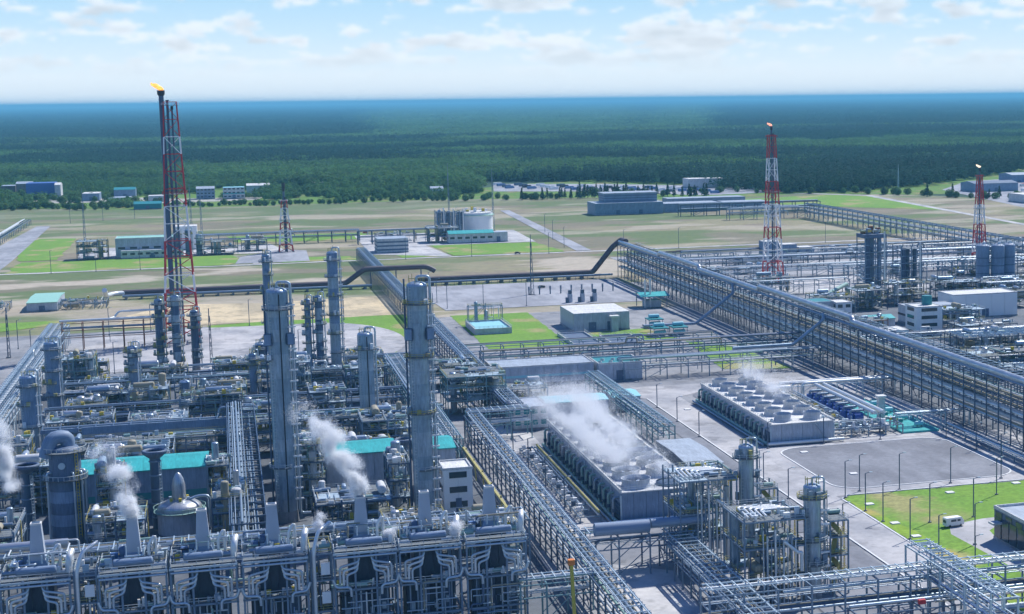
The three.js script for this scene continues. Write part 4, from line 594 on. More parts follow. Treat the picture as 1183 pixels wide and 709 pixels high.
// process area racks, one behind the other
rack({ label: 'process rack with a long blue-grey duct, first behind the turquoise halls', u: -62, d: 606, len: 134, axis: 'u', w: 9, levels: [5.5, 9], pipes: [7, 6], seed: 61, bay: 8, rMax: 0.5, top: 'none', extra: (t, P, r) => { block(t, 'duct_panel', M.cladMid, 36, 6.2, 5.2, 47, 4.4, 0.7); block(t, 'duct_panel', M.cladMid, 5.5, 9.2, 5.2, 12, 1.3, 0.7); for (let s = 0; s < 134; s += 5.6) bar(t, 'vent_stub', M.white, P(s, 10.4, 4.6), P(s + 0.6, 12.2, 4.6), 0.36); } });
rack({ label: 'second process rack, behind the long blue-grey duct rack', u: -66, d: 652, len: 140, axis: 'u', w: 8, levels: [5, 8.5], pipes: [7, 6], seed: 62, bay: 8, rMax: 0.42, top: 'none' });
rack({ label: 'third process rack, before the platform-ringed columns', u: -64, d: 706, len: 150, axis: 'u', w: 9, levels: [5.5, 9], pipes: [7, 7], seed: 63, bay: 8.5, rMax: 0.46, barEvery: 5 });
rack({ label: 'last process rack at the edge of the flare plot', u: -40, d: 748, len: 120, axis: 'u', w: 7, levels: [4.5, 7.5], pipes: [6, 5], seed: 64, bay: 8, rMax: 0.4, top: 'none' });
rack({ label: 'dark pipe rack between the two turquoise halls', u: 2, d: 430, len: 180, axis: 'd', w: 9, levels: [6, 10, 14], pipes: [7, 7, 6], seed: 65, bay: 8, rMax: 0.42, top: 'none', m: M.steelDark, mats: [M.pipe2, M.pipe2, M.pipe, M.steel] });
rack({ label: 'pipe rack between the middle hall and the yellow crane beam', u: 66.5, d: 540, len: 190, axis: 'd', w: 8, levels: [6, 9.5], pipes: [7, 6], seed: 66, bay: 8, rMax: 0.4, barEvery: 3.0, m: M.teal });
// ---------------------------------------------------------------- open process structures in the left-hand area
[
  ['process structure with yellow rails at the far left behind the quench tower', -72, 560, 22, 18, [6, 11, 15], {}],
  ['process structure with coolers behind the first turquoise roof', -32, 560, 26, 20, [5, 9.5], { air: true }],
  ['process structure with silver drums between the halls', 24, 560, 22, 20, [5, 9], {}],
  ['pipe-crowded structure behind the middle turquoise hall', 48, 566, 16, 18, [6, 11, 14], {}],
  ['low exchanger structure beside the isolated platform-ringed column', -52, 632, 22, 16, [4.5, 8.5], {}],
  ['valve-crowded structure before the short dark column', -26, 630, 20, 14, [4, 7.5], { valvesN: 18 }],
  ['small structure with pale coolers at the foot of the black-seamed column', 12, 632, 18, 15, [5, 8.5], { air: true }],
  ['rusty structure beside the squat grey column', 33, 634, 13, 15, [5, 9, 13], { m: M.steelDark }],
  ['process structure with lying drums left of the short dark column', -44, 684, 20, 16, [5, 9], {}],
  ['green-railed structure right of the short dark column', -4, 682, 18, 16, [5, 9], { m: M.teal }],
  ['tall open structure beside the close pair of thin columns', 24, 690, 12, 14, [6, 11, 16], {}],
  ['structure with brown casing behind the squat grey column', 50, 680, 15, 16, [5, 10, 14], { m: M.steelDark }],
  ['structure with drums at the foot of the three platform-ringed columns', -30, 742, 24, 12, [4.5, 8], {}],
  ['small skid structure beside the plot edge column', 0, 760, 16, 12, [4, 7], {}],
  ['small skid structure at the foot of the slim tall column', 56, 756, 16, 14, [4.5, 8], {}],
  ['tall structure with green vessel at the left-hand rack', -62, 742, 16, 16, [5, 10, 15], { m: M.teal }],
  ['left-edge process structure with bright drums', -104, 640, 22, 22, [5, 9], {}],
  ['far left process structure beside the grey shed road', -106, 720, 20, 22, [5, 9], {}],
  ['process structure behind the furnaces, left of the domed vessel', -30, 452, 14, 16, [5, 10, 14], { m: M.steelDark }],
  ['dark equipment frame with twin motors below the middle hall', 30, 470, 20, 20, [5, 10], { valvesN: 18, m: M.steelDark }],
  ['dark process frame with yellow ladders right of the domed vessel', -2.5, 470, 9, 20, [5, 10, 14], { m: M.steelDark }],
  ['equipment frame behind the furnaces at the far left', -62, 450, 18, 26, [5, 10, 14], {}],
  ['yellow-railed frame between the quench tower and the long hall', -33.5, 486, 7, 12, [5, 10, 15, 19], { nx: 1, rails: true }],
  ['equipment frame at the foot of the tallest grey column', 44, 440, 16, 18, [5, 9], {}],
  ['valve frame behind the right end of the furnace row', 62, 430, 12, 24, [5, 9], { m: M.teal }],
  ['low drum frame right behind the long turquoise roof', -20, 536, 40, 12, [4, 8], {}],
  ['pipe-filled frame right behind the middle turquoise roof', 30, 538, 34, 10, [4, 8, 11], {}],
  ['yellow-railed frame between the blue-grey column and the quench tower', -58, 530, 18, 18, [5, 10, 14], {}],
  ['narrow frame of drums before the long blue-grey duct', -26, 588, 60, 9, [4, 8], { valvesN: 26 }],
  ['narrow frame of drums before the squat grey column', 30, 588, 46, 9, [4, 8, 11], { valvesN: 26 }],
  ['long exchanger frame behind the long blue-grey duct', -8, 652, 22, 9, [4.5, 8, 11], {}],
  ['frame of silver vessels beside the short dark column', -30, 662, 14, 12, [5, 9, 13], {}],
  ['frame of vessels on the left behind the blue-grey column', -52, 660, 14, 12, [5, 9], {}],
  ['pump frame behind the isolated platform-ringed column', -44, 722, 26, 10, [4, 7.5], {}],
  ['pump frame before the slim tall column', 38, 708, 24, 9, [4, 8], {}],
  ['pump frame left of the thin column', 4, 726, 22, 10, [4, 8, 11], {}],
  ['valve frame at the corner of the flare plot', -60, 768, 18, 9, [4, 8], {}],
  ['tall frame of risers beside the black-seamed column', 21, 500, 7, 12, [5, 10, 15, 20], { m: M.steelDark, nx: 1 }],
  ['frame of risers beside the tallest grey column', 44.5, 490, 6, 14, [5, 10, 15], { m: M.steelDark, nx: 1 }],
  ['yellow-laddered frame at the right end of the long hall', -5.5, 505, 6, 12, [5, 10, 15], { nx: 1 }],
  ['left-edge frame of pale drums beyond the left-hand rack', -104, 570, 22, 24, [5, 9], {}],
  ['left-edge frame with ladders before the far left structure', -100, 500, 24, 26, [5, 10], {}],
  ['left-edge frame behind the leftmost furnace', -92, 440, 22, 26, [5, 10], {}],
].forEach(([l, u, d, w, dep, lv, o], i) => unit(l, u, d, w, dep, lv, { seed: 100 + i * 3, drums: 5, verts: 3, pipesN: 44, valvesN: 26, ...o }));
{ // a row of lying exchangers below the middle hall
  for (let i = 0; i < 2; i++) { const t = thing('horizontal_drum', i ? 'dark lying drum below the middle hall, nearer the stair tower' : 'dark lying drum below the middle hall, nearer the tall column', 'drum', 27 + i * 7, 455); drum(t, 'shell', M.steelDark, 0, 2.6, 0, 1.7, 5, 'z'); cyl(t, 'nozzle', M.pipe3, 0, 4, 0, 0.4, 1.6, 10); box(t, 'base', M.concrete, 0, -0.2, 0, 3.4, 1.2, 5.2); }
}

// ---------------------------------------------------------------- middle ground: buildings and yards
hall('warehouse with a broad white roof beside the gravel lot', 168.3, 841, 29.5, 36, 9.3, { wall: M.clad, roof: M.roofWhite, flat: true, panel: 5, door: 2, name: 'warehouse', over: 0.6 });
{ const t = thing('vent_tower', 'white chimney-like vent block on the front of the white-roofed warehouse', 'vent', 189, 838); block(t, 'shaft', M.clad, 0, -0.2, 0, 3.6, 7.4, 3); block(t, 'cap', M.roofWhite, 0, 7.2, 0, 4.6, 0.8, 4); }
for (let i = 0; i < 9; i++) { const t = thing('surge_arrester', 'grey insulator post in the switchyard row behind the white-roofed warehouse', 'insulator post', 176 + i * 6.6, 1016, 'insulator posts in the switchyard row'); cyl(t, 'post', M.steelDark, 0, -0.2, 0, 0.4, 5.2, 8); for (let k = 0; k < 3; k++) cyl(t, 'insulator_disc', M.steel, 0, 3 + k * 0.8, 0, 0.7, 0.3, 10); }
for (let i = 0; i < 3; i++) { const t = thing('transformer_stack', ['dark capped transformer stack behind the warehouse, nearest the lamp mast', 'dark capped transformer stack behind the warehouse, the middle one', 'dark capped transformer stack behind the warehouse, nearest the tall rack'][i], 'transformer', 192 + i * 7.4, 968); cyl(t, 'tank', M.clad, 0, -0.2, 0, 1.5, 5.2, 14); cyl(t, 'cap', M.steelDark, 0, 5, 0, 1.2, 2.2, 12); box(t, 'radiator', M.steelDark, -2.2, 0, 0.6, 1.2, 3, 1.6); }
function openBasin(label, u, d, w, dep, h, water) { const t = thing('basin', label, 'basin', u + w / 2, d); for (const [x, z, a, b] of [[0, 0, w, 0.6], [0, -dep, w, 0.6], [-w / 2 + 0.3, -dep / 2, 0.6, dep - 0.6], [w / 2 - 0.3, -dep / 2, 0.6, dep - 0.6]]) block(t, 'wall', M.offwhite, x, -0.3, z, a, h + 0.3, b); block(t, 'cover', water, 0, h - 1.0, -dep / 2, w - 1.2, 0.3, dep - 0.9); railing(t, M.rail, -w / 2, w / 2, -dep, 0, h, 0.1); return t; }
openBasin('turquoise covered basin on the small lawn', 119, 851, 19, 34, 3, M.turqPale);
unit('portal crane frame standing over the turquoise basin', 130, 889, 18, 5, [10], { seed: 301, nx: 2, nz: 1, drums: 0, verts: 2, pipesN: 5, valvesN: 2, name: 'portal_crane', category: 'crane', decks: 0.1 });
openBasin('low grey basin between the lawn and the warehouse', 158, 792, 14, 40, 1.4, M.cladDark);
openBasin('low grey basin before the white-roofed warehouse', 176, 786, 16, 30, 1.4, M.cladDark);
{ const t = thing('canopy', 'small canopy with a turquoise hipped roof beside the tall pipe rack', 'canopy', 232, 930); for (const x of [-7, 7]) for (const z of [-8, 8]) bar(t, 'post', M.steel, V(x, -0.3, z), V(x, 7, z), 0.4); for (const s of [-1, 1]) { const q = block(t, 'roof_sheet', M.turq, 0, 7.4, s * 4.6, 17, 0.3, 9.6); q.rotation.x = s * 0.16; } block(t, 'tank', M.offwhite, 0, 0, 0, 9, 4, 9); pipe(t, 'stack', M.pipe3, [[-5, 0, 5], [-5, 16, 5]], 0.5); pipe(t, 'stack', M.pipe3, [[-2, 0, 5], [-2, 17, 5]], 0.5); }
for (const [i, l] of ['turquoise equipment skid nearest the warehouse', 'turquoise equipment skid with pale tanks, beside the tall pipe rack shadow', 'turquoise equipment skid behind the other two'].entries()) { const [u, d] = [[206, 812], [216, 812], [212, 846]][i], t = thing('equipment_skid', l, 'skid', u, d); block(t, 'base', M.concrete, 0, -0.2, 0, 9, 0.8, 14); block(t, 'roof', M.turqDark, 0, 4, 1, 8, 0.5, 9); for (const z of [-3, 4.5]) for (const x of [-3.6, 3.6]) bar(t, 'post', M.steel, V(x, 0.4, z), V(x, 4.1, z), 0.3); drum(t, 'drum', M.turqPale, 0, 2, 3, 1.1, 5, 'x'); drum(t, 'drum', M.turqPale, 0, 5.6, 0, 1.0, 5, 'x'); }
// long low blocks behind the steaming tower
hall('long pale building with a thick white eave, beyond the steam', 103.4, 690, 43, 22, 7.6, { wall: M.clad, roof: M.roofGrey, flat: true, parapet: 0.6, panel: 7, door: 0, band: M.turqPale });
{ const t = hall('long building with green eave and roof fans, beyond the steam beside the road', 147.5, 686, 19, 20, 7.2, { wall: M.clad, roof: M.turqDark, flat: true, parapet: 0.8, panel: 6, door: 1 }); for (let i = 0; i < 8; i++) { const f = add(t, 'roof_fan', lathe([[0.9, 0], [0.85, 0.9], [0.7, 0.9]], 12), M.roofWhite); f.position.set(-8 + i * 2.3, 7.4, -4 - (i % 2) * 6); } }
hall('white banded two-storey building at the end of the apron', 96, 594, 12.5, 20, 8, { wall: M.offwhite, roof: M.clad, flat: true, parapet: 0.6, panel: 4, windows: 4, storeys: 2, door: 0, winMat: M.turqDark });
hall('low shed with pale turquoise roof half hidden by the steam', 111, 612, 24, 14, 6, { wall: M.clad, roof: M.turqPale, pitch: 0.8, panel: 6, door: 0 });
hall('low shed with bright turquoise roof beside the service rack', 138, 618, 11, 16, 5.4, { wall: M.clad, roof: M.turqPale, pitch: 0.8, panel: 6, door: 0 });
rack({ label: 'service rack with valves along the road side of the steaming tower', u: 141, d: 548, len: 120, axis: 'd', w: 6, levels: [4, 7], pipes: [6, 5], seed: 71, bay: 8, barEvery: 3, m: M.teal });
unit('tall glazed pipe structure at the bend of the central rack', 88, 640, 22, 22, [6, 11, 15], { seed: 310, drums: 3, verts: 2, pipesN: 16, valvesN: 10, m: M.teal });
unit('pipe structure with a brown box behind the banded building', 104, 636, 22, 14, [5, 9], { seed: 311, drums: 3, verts: 1, pipesN: 14, valvesN: 12 });
unit('valve platform right of the shed beside the steaming tower', 134, 478, 11, 14, [4, 7], { seed: 312, drums: 2, verts: 1, pipesN: 10, valvesN: 10, nx: 1 });
rack({ label: 'pipe rack before the warehouse joining the central rack', u: 100, d: 760, len: 120, axis: 'u', w: 9, levels: [4.5, 7.5], pipes: [6, 5], seed: 72, bay: 9, top: 'none' });
unit('open steel structure left of the long pale building', 84, 700, 26, 20, [5, 10], { seed: 313, drums: 3, verts: 2, pipesN: 16, valvesN: 12 });
unit('pipe manifold behind the long pale building', 130, 728, 40, 10, [4], { seed: 314, drums: 3, verts: 0, pipesN: 14, valvesN: 16, rails: false, decks: 0.2 });
// pumps and teal floor beside the pale tower
for (let i = 0; i < 7; i++) { const t = thing('motor_pump', ['blue motor pump at the far end of the pump row', 'blue motor pump, second from the far end of the pump row', 'blue motor pump, third from the far end of the pump row', 'blue motor pump in the middle of the pump row', 'blue motor pump, third from the near end of the pump row', 'blue motor pump, second from the near end of the pump row', 'blue motor pump at the near end of the pump row'][i], 'pump', 216, 606 - i * 7.4, 'blue pumps in a row'); rod(t, 'motor', M.bluePump, V(-1, 2.6, 0), V(2.4, 2.6, 0), 1.7, 16); cyl(t, 'pump_body', M.bluePump, -2.2, 0.4, 0, 1.3, 3.4, 14); block(t, 'base', M.concrete, 0, -0.3, 0, 7, 0.9, 3.2); pipe(t, 'discharge_pipe', M.pipe2, [[-2.2, 3.4, 0], [-2.2, 5, 0], [3, 5, 0]], 0.5); }
{ const t = thing('header_pipes', 'pair of white header pipes over the blue pump row', 'pipe', 216, 552); for (const x of [3.6, 7]) { rod(t, 'pipe', M.pipe3, V(x, 5.6, 0), V(x, 5.6, -66), 0.75, 14); } for (let z = 2; z < 66; z += 9) bar(t, 'support', M.steelPale, V(5.3, -0.3, -z), V(5.3, 5, -z), 0.4); for (let z = 2; z < 66; z += 9) bar(t, 'support_beam', M.steelPale, V(2.4, 4.8, -z), V(8.2, 4.8, -z), 0.35); }
{ const t = thing('teal_platform', 'teal painted equipment floor between the pump row and the tall pipe rack', 'platform', 232, 570); block(t, 'floor', M.turq, 0, -0.3, 0, 14, 0.9, 62); const r = rng(88); for (let i = 0; i < 8; i++) { drum(t, 'pump', i % 2 ? M.turqPale : M.turqDark, -3 + (i % 2) * 5, 1.9, -26 + i * 7.2, 0.9, 2.6, 'x'); } valves(t, r, 14, -6, 6, 0.6, -29, 29); block(t, 'tower', M.offwhite, -4.5, 0.6, 4, 2.4, 8, 2.4); block(t, 'tower_cap', M.roofWhite, -4.5, 8.5, 4, 3.4, 0.6, 3.4); }
unit('low pump manifold at the foot of the pale cooling tower', 212, 545, 26, 12, [3.4], { seed: 315, drums: 4, verts: 1, pipesN: 20, valvesN: 18, rails: false, decks: 0.15 });
unit('pipe manifold between the pale cooling tower and the pump row', 206, 588, 8, 60, [3.2], { seed: 316, drums: 2, verts: 0, pipesN: 22, valvesN: 22, rails: false, decks: 0.15, nx: 1, nz: 6 });
// ---------------------------------------------------------------- the unit behind the tall pipe rack
function frameTower(label, u, d, w, H, s, crown) { const t = thing('reactor_tower', label, 'reactor tower', u, d), r = rng(s); for (const x of [-1, 0, 1]) for (const z of [-1, 1]) bar(t, 'post', M.steel, V(x * w / 2, -0.3, z * w / 2), V(x * w / 2, H - 3, z * w / 2), 0.5); for (let y = 4; y < H - 3; y += 4.2) { for (const z of [-1, 1]) bar(t, 'beam', M.steel, V(-w / 2, y, z * w / 2), V(w / 2, y, z * w / 2), 0.4); for (const x of [-1, 1]) bar(t, 'beam', M.steel, V(x * w / 2, y, -w / 2), V(x * w / 2, y, w / 2), 0.4); if (y % 8.4 < 4.2) box(t, 'deck_plate', M.grating, w * 0.15, y, 0, w * 0.6, 0.14, w * 0.9); } for (const [x, z, R] of [[-w * 0.27, w * 0.2, w * 0.12], [w * 0.28, w * 0.22, w * 0.10], [0, -w * 0.2, w * 0.2]]) vessel(t, 'reactor', r() < 0.5 ? M.cladMid : M.cladDark, x, 0.2, z, R, H - 5 + r() * 2); if (crown) { block(t, 'crown_house', M.cladDark, 0, H - 4.6, 0, w + 0.6, 2.2, w + 0.6); for (let k = 0; k < 5; k++) block(t, 'roof_machine', k % 2 ? M.cladMid : M.rust, -w * 0.36 + k * w * 0.18, H - 2.4, (k % 2) * 3 - 1.5, 2.2, 2.2 + (k % 3), 3); valves(t, r, 22, -w / 2, w / 2, H - 1.2, -w / 2, w / 2); railing(t, M.yellowDull, -w / 2 - 1, w / 2 + 1, -w / 2 - 1, w / 2 + 1, H - 1.2, 0.14); } pipework(t, r, 12, -w / 2, w / 2, 1, H, -w / 2, w / 2, 0.35); pipe(t, 'riser_pipe', M.pipe3, [[w * 0.4, 0.5, w * 0.56], [w * 0.4, H - 1, w * 0.56]], 0.5); return t; }
frameTower('tall reactor tower with a dark crowned top behind the tall pipe rack', 357, 902, 13, 42, 5, true);
frameTower('shorter dark reactor tower right of the crowned one', 384, 913, 13, 34, 6, false);
for (let i = 0; i < 3; i++) { const t = thing('silo', ['grey silo at the left of the three in a row', 'grey silo in the middle of the three in a row', 'grey silo at the right of the three in a row'][i], 'silo', 446 + i * 8.8, 940 - (i % 2) * 3); add(t, 'shell', lathe([[4.2, -0.3], [4.2, 25.5], [4.0, 26.4], [0.4, 27.6], [0.01, 27.6]], 24), M.cladMid); for (let y = 4; y < 23; y += 4.8) add(t, 'band', lathe([[4.2, y], [4.3, y + 0.1], [4.3, y + 0.4], [4.2, y + 0.5]], 24), M.steelDark); box(t, 'roof_valve', M.white, 0.8, 26.8, 0.6, 1.4, 1.8, 1.4); const b = new Merge(); for (let k = 0; k < 12; k++) { const a = k * 0.5236; b.bar(V(3.9 * Math.cos(a), 26.3, 3.9 * Math.sin(a)), V(3.9 * Math.cos(a), 27.8, 3.9 * Math.sin(a)), 0.16); } b.build(t, 'railing', M.rail); ladder(t, M.rail, -2.4, 2.9, 0.5, 24, 'x'); }
hall('white tower-like block with a round dark door, behind the tall pipe rack', 322, 754, 14, 14, 15, { wall: M.white, roof: M.roofWhite, flat: true, parapet: 0.5, panel: 5, windows: 1, storeys: 4 });
{ const t = thing('round_tank', 'small dark teal tank on the white tower-like block', 'tank', 331.5, 763, undefined, 15.3); cyl(t, 'shell', M.turqDark, 0, 0, 0, 2.6, 4.2, 20); cyl(t, 'lid', M.turqDark, 0, 4.2, 0, 2.3, 0.3, 20); }
hall('long white building with ribbed panels and white roof', 368, 812, 38, 20, 12.5, { wall: M.white, roof: M.roofWhite, flat: true, parapet: 0.5, panel: 7, door: 1 });
hall('low white linking block between the two white buildings', 338, 800, 28, 16, 9, { wall: M.offwhite, roof: M.roofGrey, flat: true, parapet: 0.4, panel: 6, band: M.dark, door: 0 });
hall('small pale building with a green eave behind the tall rack, near the white cooler', 296, 836, 13, 16, 9.5, { wall: M.offwhite, roof: M.turqDark, flat: true, parapet: 0.4, panel: 5, windows: 2, storeys: 1 });
hall('white block with dark window bays behind the tall rack', 309, 832, 9, 14, 9, { wall: M.white, roof: M.roofWhite, flat: true, parapet: 0.5, panel: 4, windows: 2, storeys: 2 });
hall('small shed with a turquoise roof behind the tall rack', 309, 786, 15, 12, 6, { wall: M.clad, roof: M.turq, pitch: 1.2, panel: 5 });
hall('low pale teal cabin with a flat white roof beside the white tower-like block', 298, 742, 15, 14, 6, { wall: M.turqPale, roof: M.roofWhite, flat: true, parapet: 0.3, panel: 5 });
[
  ['dark process structure between the two reactor towers', 371, 884, 22, 18, [6, 12], { m: M.steelDark }], ['process structure behind the small pale building', 318, 866, 22, 20, [5, 9], {}],
  ['process structure right of the white tower-like block', 352, 742, 30, 16, [4, 7.5], { m: M.steelDark }], ['long dark-walled process structure on the right edge', 336, 690, 46, 20, [5, 10], { m: M.steelDark, air: true }],
  ['process structure with yellow rails on the right edge', 318, 640, 40, 22, [5, 10], { m: M.steelDark }], ['process structure in the right corner beyond the tall rack', 320, 590, 40, 24, [5, 10], { air: true }], ['equipment frame below the three silos', 440, 900, 40, 20, [5, 9], {}], ['equipment frame on the far right beside the silos', 486, 920, 30, 22, [6, 10], {}], ['equipment frame behind the long white building', 410, 850, 40, 14, [5, 9], {}], ['pipe frame at the right foot of the tall rack', 284, 700, 16, 30, [4, 8], {}], ['pipe frame near the foot of the tall rack beside the cabin', 284, 620, 18, 40, [4, 8], { air: true }], ['brown-tinted frame left of the white tower-like block', 300, 766, 18, 14, [5, 9], { m: M.rust }], ['vessel frame between the white buildings', 356, 780, 24, 16, [5, 10], {}], ['vessel frame before the crowned reactor tower', 342, 872, 18, 18, [6, 11], { m: M.steelDark }], ['vessel frame right of the dark reactor tower', 408, 900, 26, 20, [5, 10], { m: M.steelDark }], ['tall pipe frame at the right edge behind the tall rack', 372, 660, 30, 26, [6, 12], { m: M.steelDark }],
].forEach(([l, u, d, w, dep, lv, o], i) => unit(l, u, d, w, dep, lv, { seed: 400 + i * 7, drums: 5, verts: 3, pipesN: 24, valvesN: 14, nx: Math.max(1, Math.round(w / 9)), nz: Math.max(1, Math.round(dep / 8)), ...o }));
rack({ label: 'cross rack running from the tall rack past the cabin', u: 270, d: 716, len: 130, axis: 'u', w: 8, levels: [5, 8], pipes: [6, 5], seed: 81, bay: 9, top: 'rail' });
rack({ label: 'cross rack behind the flare with the pink flame', u: 275, d: 1048, len: 330, axis: 'u', w: 8, levels: [4.5, 7.5], pipes: [5, 5], seed: 82, bay: 11, top: 'none', rMax: 0.5, thick: 0.5 });
rack({ label: 'long cross rack beside the field, second of the far rows', u: 282, d: 1112, len: 360, axis: 'u', w: 9, levels: [4.5, 7.5], pipes: [5, 5], seed: 83, bay: 12, top: 'none', rMax: 0.6, thick: 0.5, m: M.steelDark });
rack({ label: 'long cross rack beside the field, third of the far rows', u: 290, d: 1160, len: 360, axis: 'u', w: 9, levels: [4, 7], pipes: [5, 5], seed: 84, bay: 12, top: 'none', rMax: 0.6, thick: 0.5 });
rack({ label: 'long dark pipe row at the edge of the big dry field', u: 285, d: 1214, len: 370, axis: 'u', w: 7, levels: [3.6], pipes: [5], seed: 85, bay: 12, top: 'none', rMax: 0.7, rMin: 0.4, thick: 0.5, mats: [M.pipeBrown, M.pipe2, M.cladMid] });
[
  ['equipment frame at the foot of the flare with the pink flame', 318, 975, 26, 18, [5, 9], {}], ['long equipment frame between the far cross racks', 440, 1080, 60, 14, [4], {}], ['equipment frame right of the flare with the pink flame', 400, 990, 34, 18, [5, 9], {}], ['equipment frame before the slim flare', 470, 1010, 36, 20, [5, 10], {}], ['equipment frame behind the three silos', 520, 1000, 40, 20, [6, 11], {}], ['low frame among the far cross racks near the tall rack end', 330, 1082, 50, 14, [4], {}], ['low frame among the far cross racks, right of the flare', 370, 1140, 60, 12, [4], {}], ['low frame among the far cross racks, left of the slim flare', 460, 1186, 60, 12, [4], {}], ['low frame among the far cross racks, right edge', 550, 1140, 60, 14, [5], {}], ['equipment frame on the right edge below the silos', 470, 860, 50, 20, [5, 9], {}], ['equipment frame at the right edge beyond the long white building', 440, 800, 40, 24, [6, 11], {}],
].forEach(([l, u, d, w, dep, lv, o], i) => unit(l, u, d, w, dep, lv, { seed: 600 + i * 7, drums: 6, verts: 3, pipesN: 16, valvesN: 10, nx: Math.max(1, Math.round(w / 9)), nz: 2, rails: false, decks: 0.4, ...o }));
rack({ label: 'cross rack passing behind the three silos', u: 372, d: 1012, len: 220, axis: 'u', w: 8, levels: [6, 10], pipes: [5, 5], seed: 87, bay: 11, top: 'none', thick: 0.45 });
rack({ label: 'cross rack before the three silos', u: 420, d: 880, len: 130, axis: 'u', w: 8, levels: [6, 10], pipes: [6, 5], seed: 88, bay: 10, top: 'none', thick: 0.45 });
rack({ label: 'cross rack before the flare with the pink flame', u: 272, d: 955, len: 90, axis: 'u', w: 8, levels: [5, 8], pipes: [5, 4], seed: 86, bay: 10, top: 'none' });
for (let i = 0; i < 3; i++) { const t = hall(['stepped grey cabin at the foot of the flare, the tallest', 'stepped grey cabin at the foot of the flare, the middle one', 'stepped grey cabin at the foot of the flare, the lowest'][i], 388 + i * 13, 1200 - i * 3, 12, 14, 10 - i * 2.4, { wall: M.cladMid, roof: M.roofWhite, flat: true, parapet: 0.4, panel: 6, name: 'cabin', door: 1 }); }
{ const t = thing('silver_pipe', 'thick pale pipe sloping down behind the tall rack near the flare', 'pipe', 340, 905); pipe(t, 'pipe', M.pipeGreen, [[-22, 8, 30], [8, 9, -14], [10, 3, -16]], 1.2, 12); for (let k = 0; k < 3; k++) bar(t, 'support', M.steel, V(-18 + k * 10, -0.3, 24 - k * 14.6), V(-18 + k * 10, 7.4, 24 - k * 14.6), 0.4); }
lay('lot', M.pale, [[276, 960], [420, 950], [420, 1036], [276, 1040]], -0.1, 'pale yard under the flare with the pink flame');
lay('lot', M.concrete, [[276, 1060], [620, 1052], [620, 1230], [276, 1236]], -0.1, 'pale ground under the far cross racks');
// ---------------------------------------------------------------- brown transfer line before the field
{ const t = thing('transfer_line', 'thick dark brown pipeline lying along the edge of the field, left part', 'pipeline', -62, 1098); rod(t, 'pipe', M.pipeBrown, V(0, 3.4, 0), V(126, 3.4, 0), 1.9, 14); rod(t, 'pipe', M.pipe2, V(0, 2, 6), V(150, 2, 6), 0.9, 12); pipe(t, 'riser', M.pipeBrown, [[125, 3.4, 0], [134, 3.4, 0], [146, 12, 0], [186, 12, 0], [191, 9, 0]], 1.7, 14, 1.4); for (const x of [150, 166, 182]) bar(t, 'trestle', M.steelDark, V(x, -0.3, 0), V(x, 10.6, 0), 0.7); for (let x = 2; x < 150; x += 9) box(t, 'sleeper', M.concrete, x, -0.3, 2, 1.2, 1.9, 9); pipe(t, 'end_bend', M.pipe3, [[2, 3.4, 0], [-6, 3.4, 3], [-9, 3.4, 14], [-9, 8, 22]], 1.5, 12); }
{ const t = thing('transfer_line', 'thick dark brown pipeline lying along the gravel lot, right part, rising to the tall rack', 'pipeline', 116, 1100); pipe(t, 'pipe', M.pipeBrown, [[0, 3.4, 0], [118, 3.4, 0], [132, 20, 0], [138, 24.5, 0], [138, 24.5, 14]], 1.8, 14, 1.2); rod(t, 'pipe', M.pipe2, V(0, 2.2, 7), V(130, 2.2, 7), 0.7, 12); for (let x = 2; x < 118; x += 9) box(t, 'sleeper', M.concrete, x, -0.3, 2, 1.2, 2, 9); { const b = new Merge(); for (let x = 0; x < 128; x += 4) b.bar(V(x, -0.2, 11), V(x, 2.4, 11), 0.2); b.bar(V(0, 2.3, 11), V(128, 2.3, 11), 0.2); b.build(t, 'fence', M.steelDark); } }
hall('small shed with pale green roof beyond the left-hand rack', -112, 1049, 16.5, 52, 5, { wall: M.clad, roof: M.green, pitch: 0.9, panel: 6 });
for (const [i, l] of ['pipe manifold left of the pale green shed', 'pipe manifold right of the pale green shed'].entries()) unit(l, i ? -82 : -136, 1064, 26, 26, [3.5], { seed: 340 + i, drums: 3, verts: 1, pipesN: 14, valvesN: 12, rails: false, decks: 0.1 });
// ---------------------------------------------------------------- far units in the field
hall('pale process building with green roof in the far left unit', -82, 1392, 44, 26, 15, { wall: M.clad, roof: M.green, flat: true, parapet: 0.5, panel: 9, windows: 5, storeys: 1 });
hall('long low white annex before the far left process building', -78, 1384, 46, 7, 6, { wall: M.offwhite, roof: M.roofWhite, flat: true, panel: 9, windows: 8 });
hall('white penthouse block behind the far left process building', -40, 1450, 18, 20, 19, { wall: M.white, roof: M.roofWhite, flat: true, panel: 10, door: 0 });
for (let i = 0; i < 3; i++) column(['short dark column before the white penthouse block, the left one', 'short dark column before the white penthouse block, the middle one', 'dark column right of the far left process building'][i], [-36, -28, -20][i], 1392, 2.4, [20, 20, 16][i], { seed: 70 + i, plats: 2, m: M.cladDark, rungs: false, course: 7 });
[['dark equipment frame at the left end of the far left unit', -99, 1398, 22, 20, [5, 10, 14], { m: M.steelDark }], ['dark equipment frame at the right end of the far left unit', -6, 1400, 30, 22, [5, 10], { m: M.steelDark }], ['low equipment frame right of the far left unit', 22, 1420, 20, 18, [5, 9], { m: M.steelDark }], ['dark equipment frame before the storage tank', 176, 1436, 26, 24, [6, 12], { m: M.steelDark }], ['equipment frame left of the storage tank unit', 140, 1470, 34, 16, [6], { m: M.steelDark }]].forEach(([l, u, d, w, dep, lv, o], i) => unit(l, u, d, w, dep, lv, { seed: 500 + i * 5, drums: 3, verts: 3, pipesN: 9, valvesN: 6, nx: 3, nz: 2, ...o }));
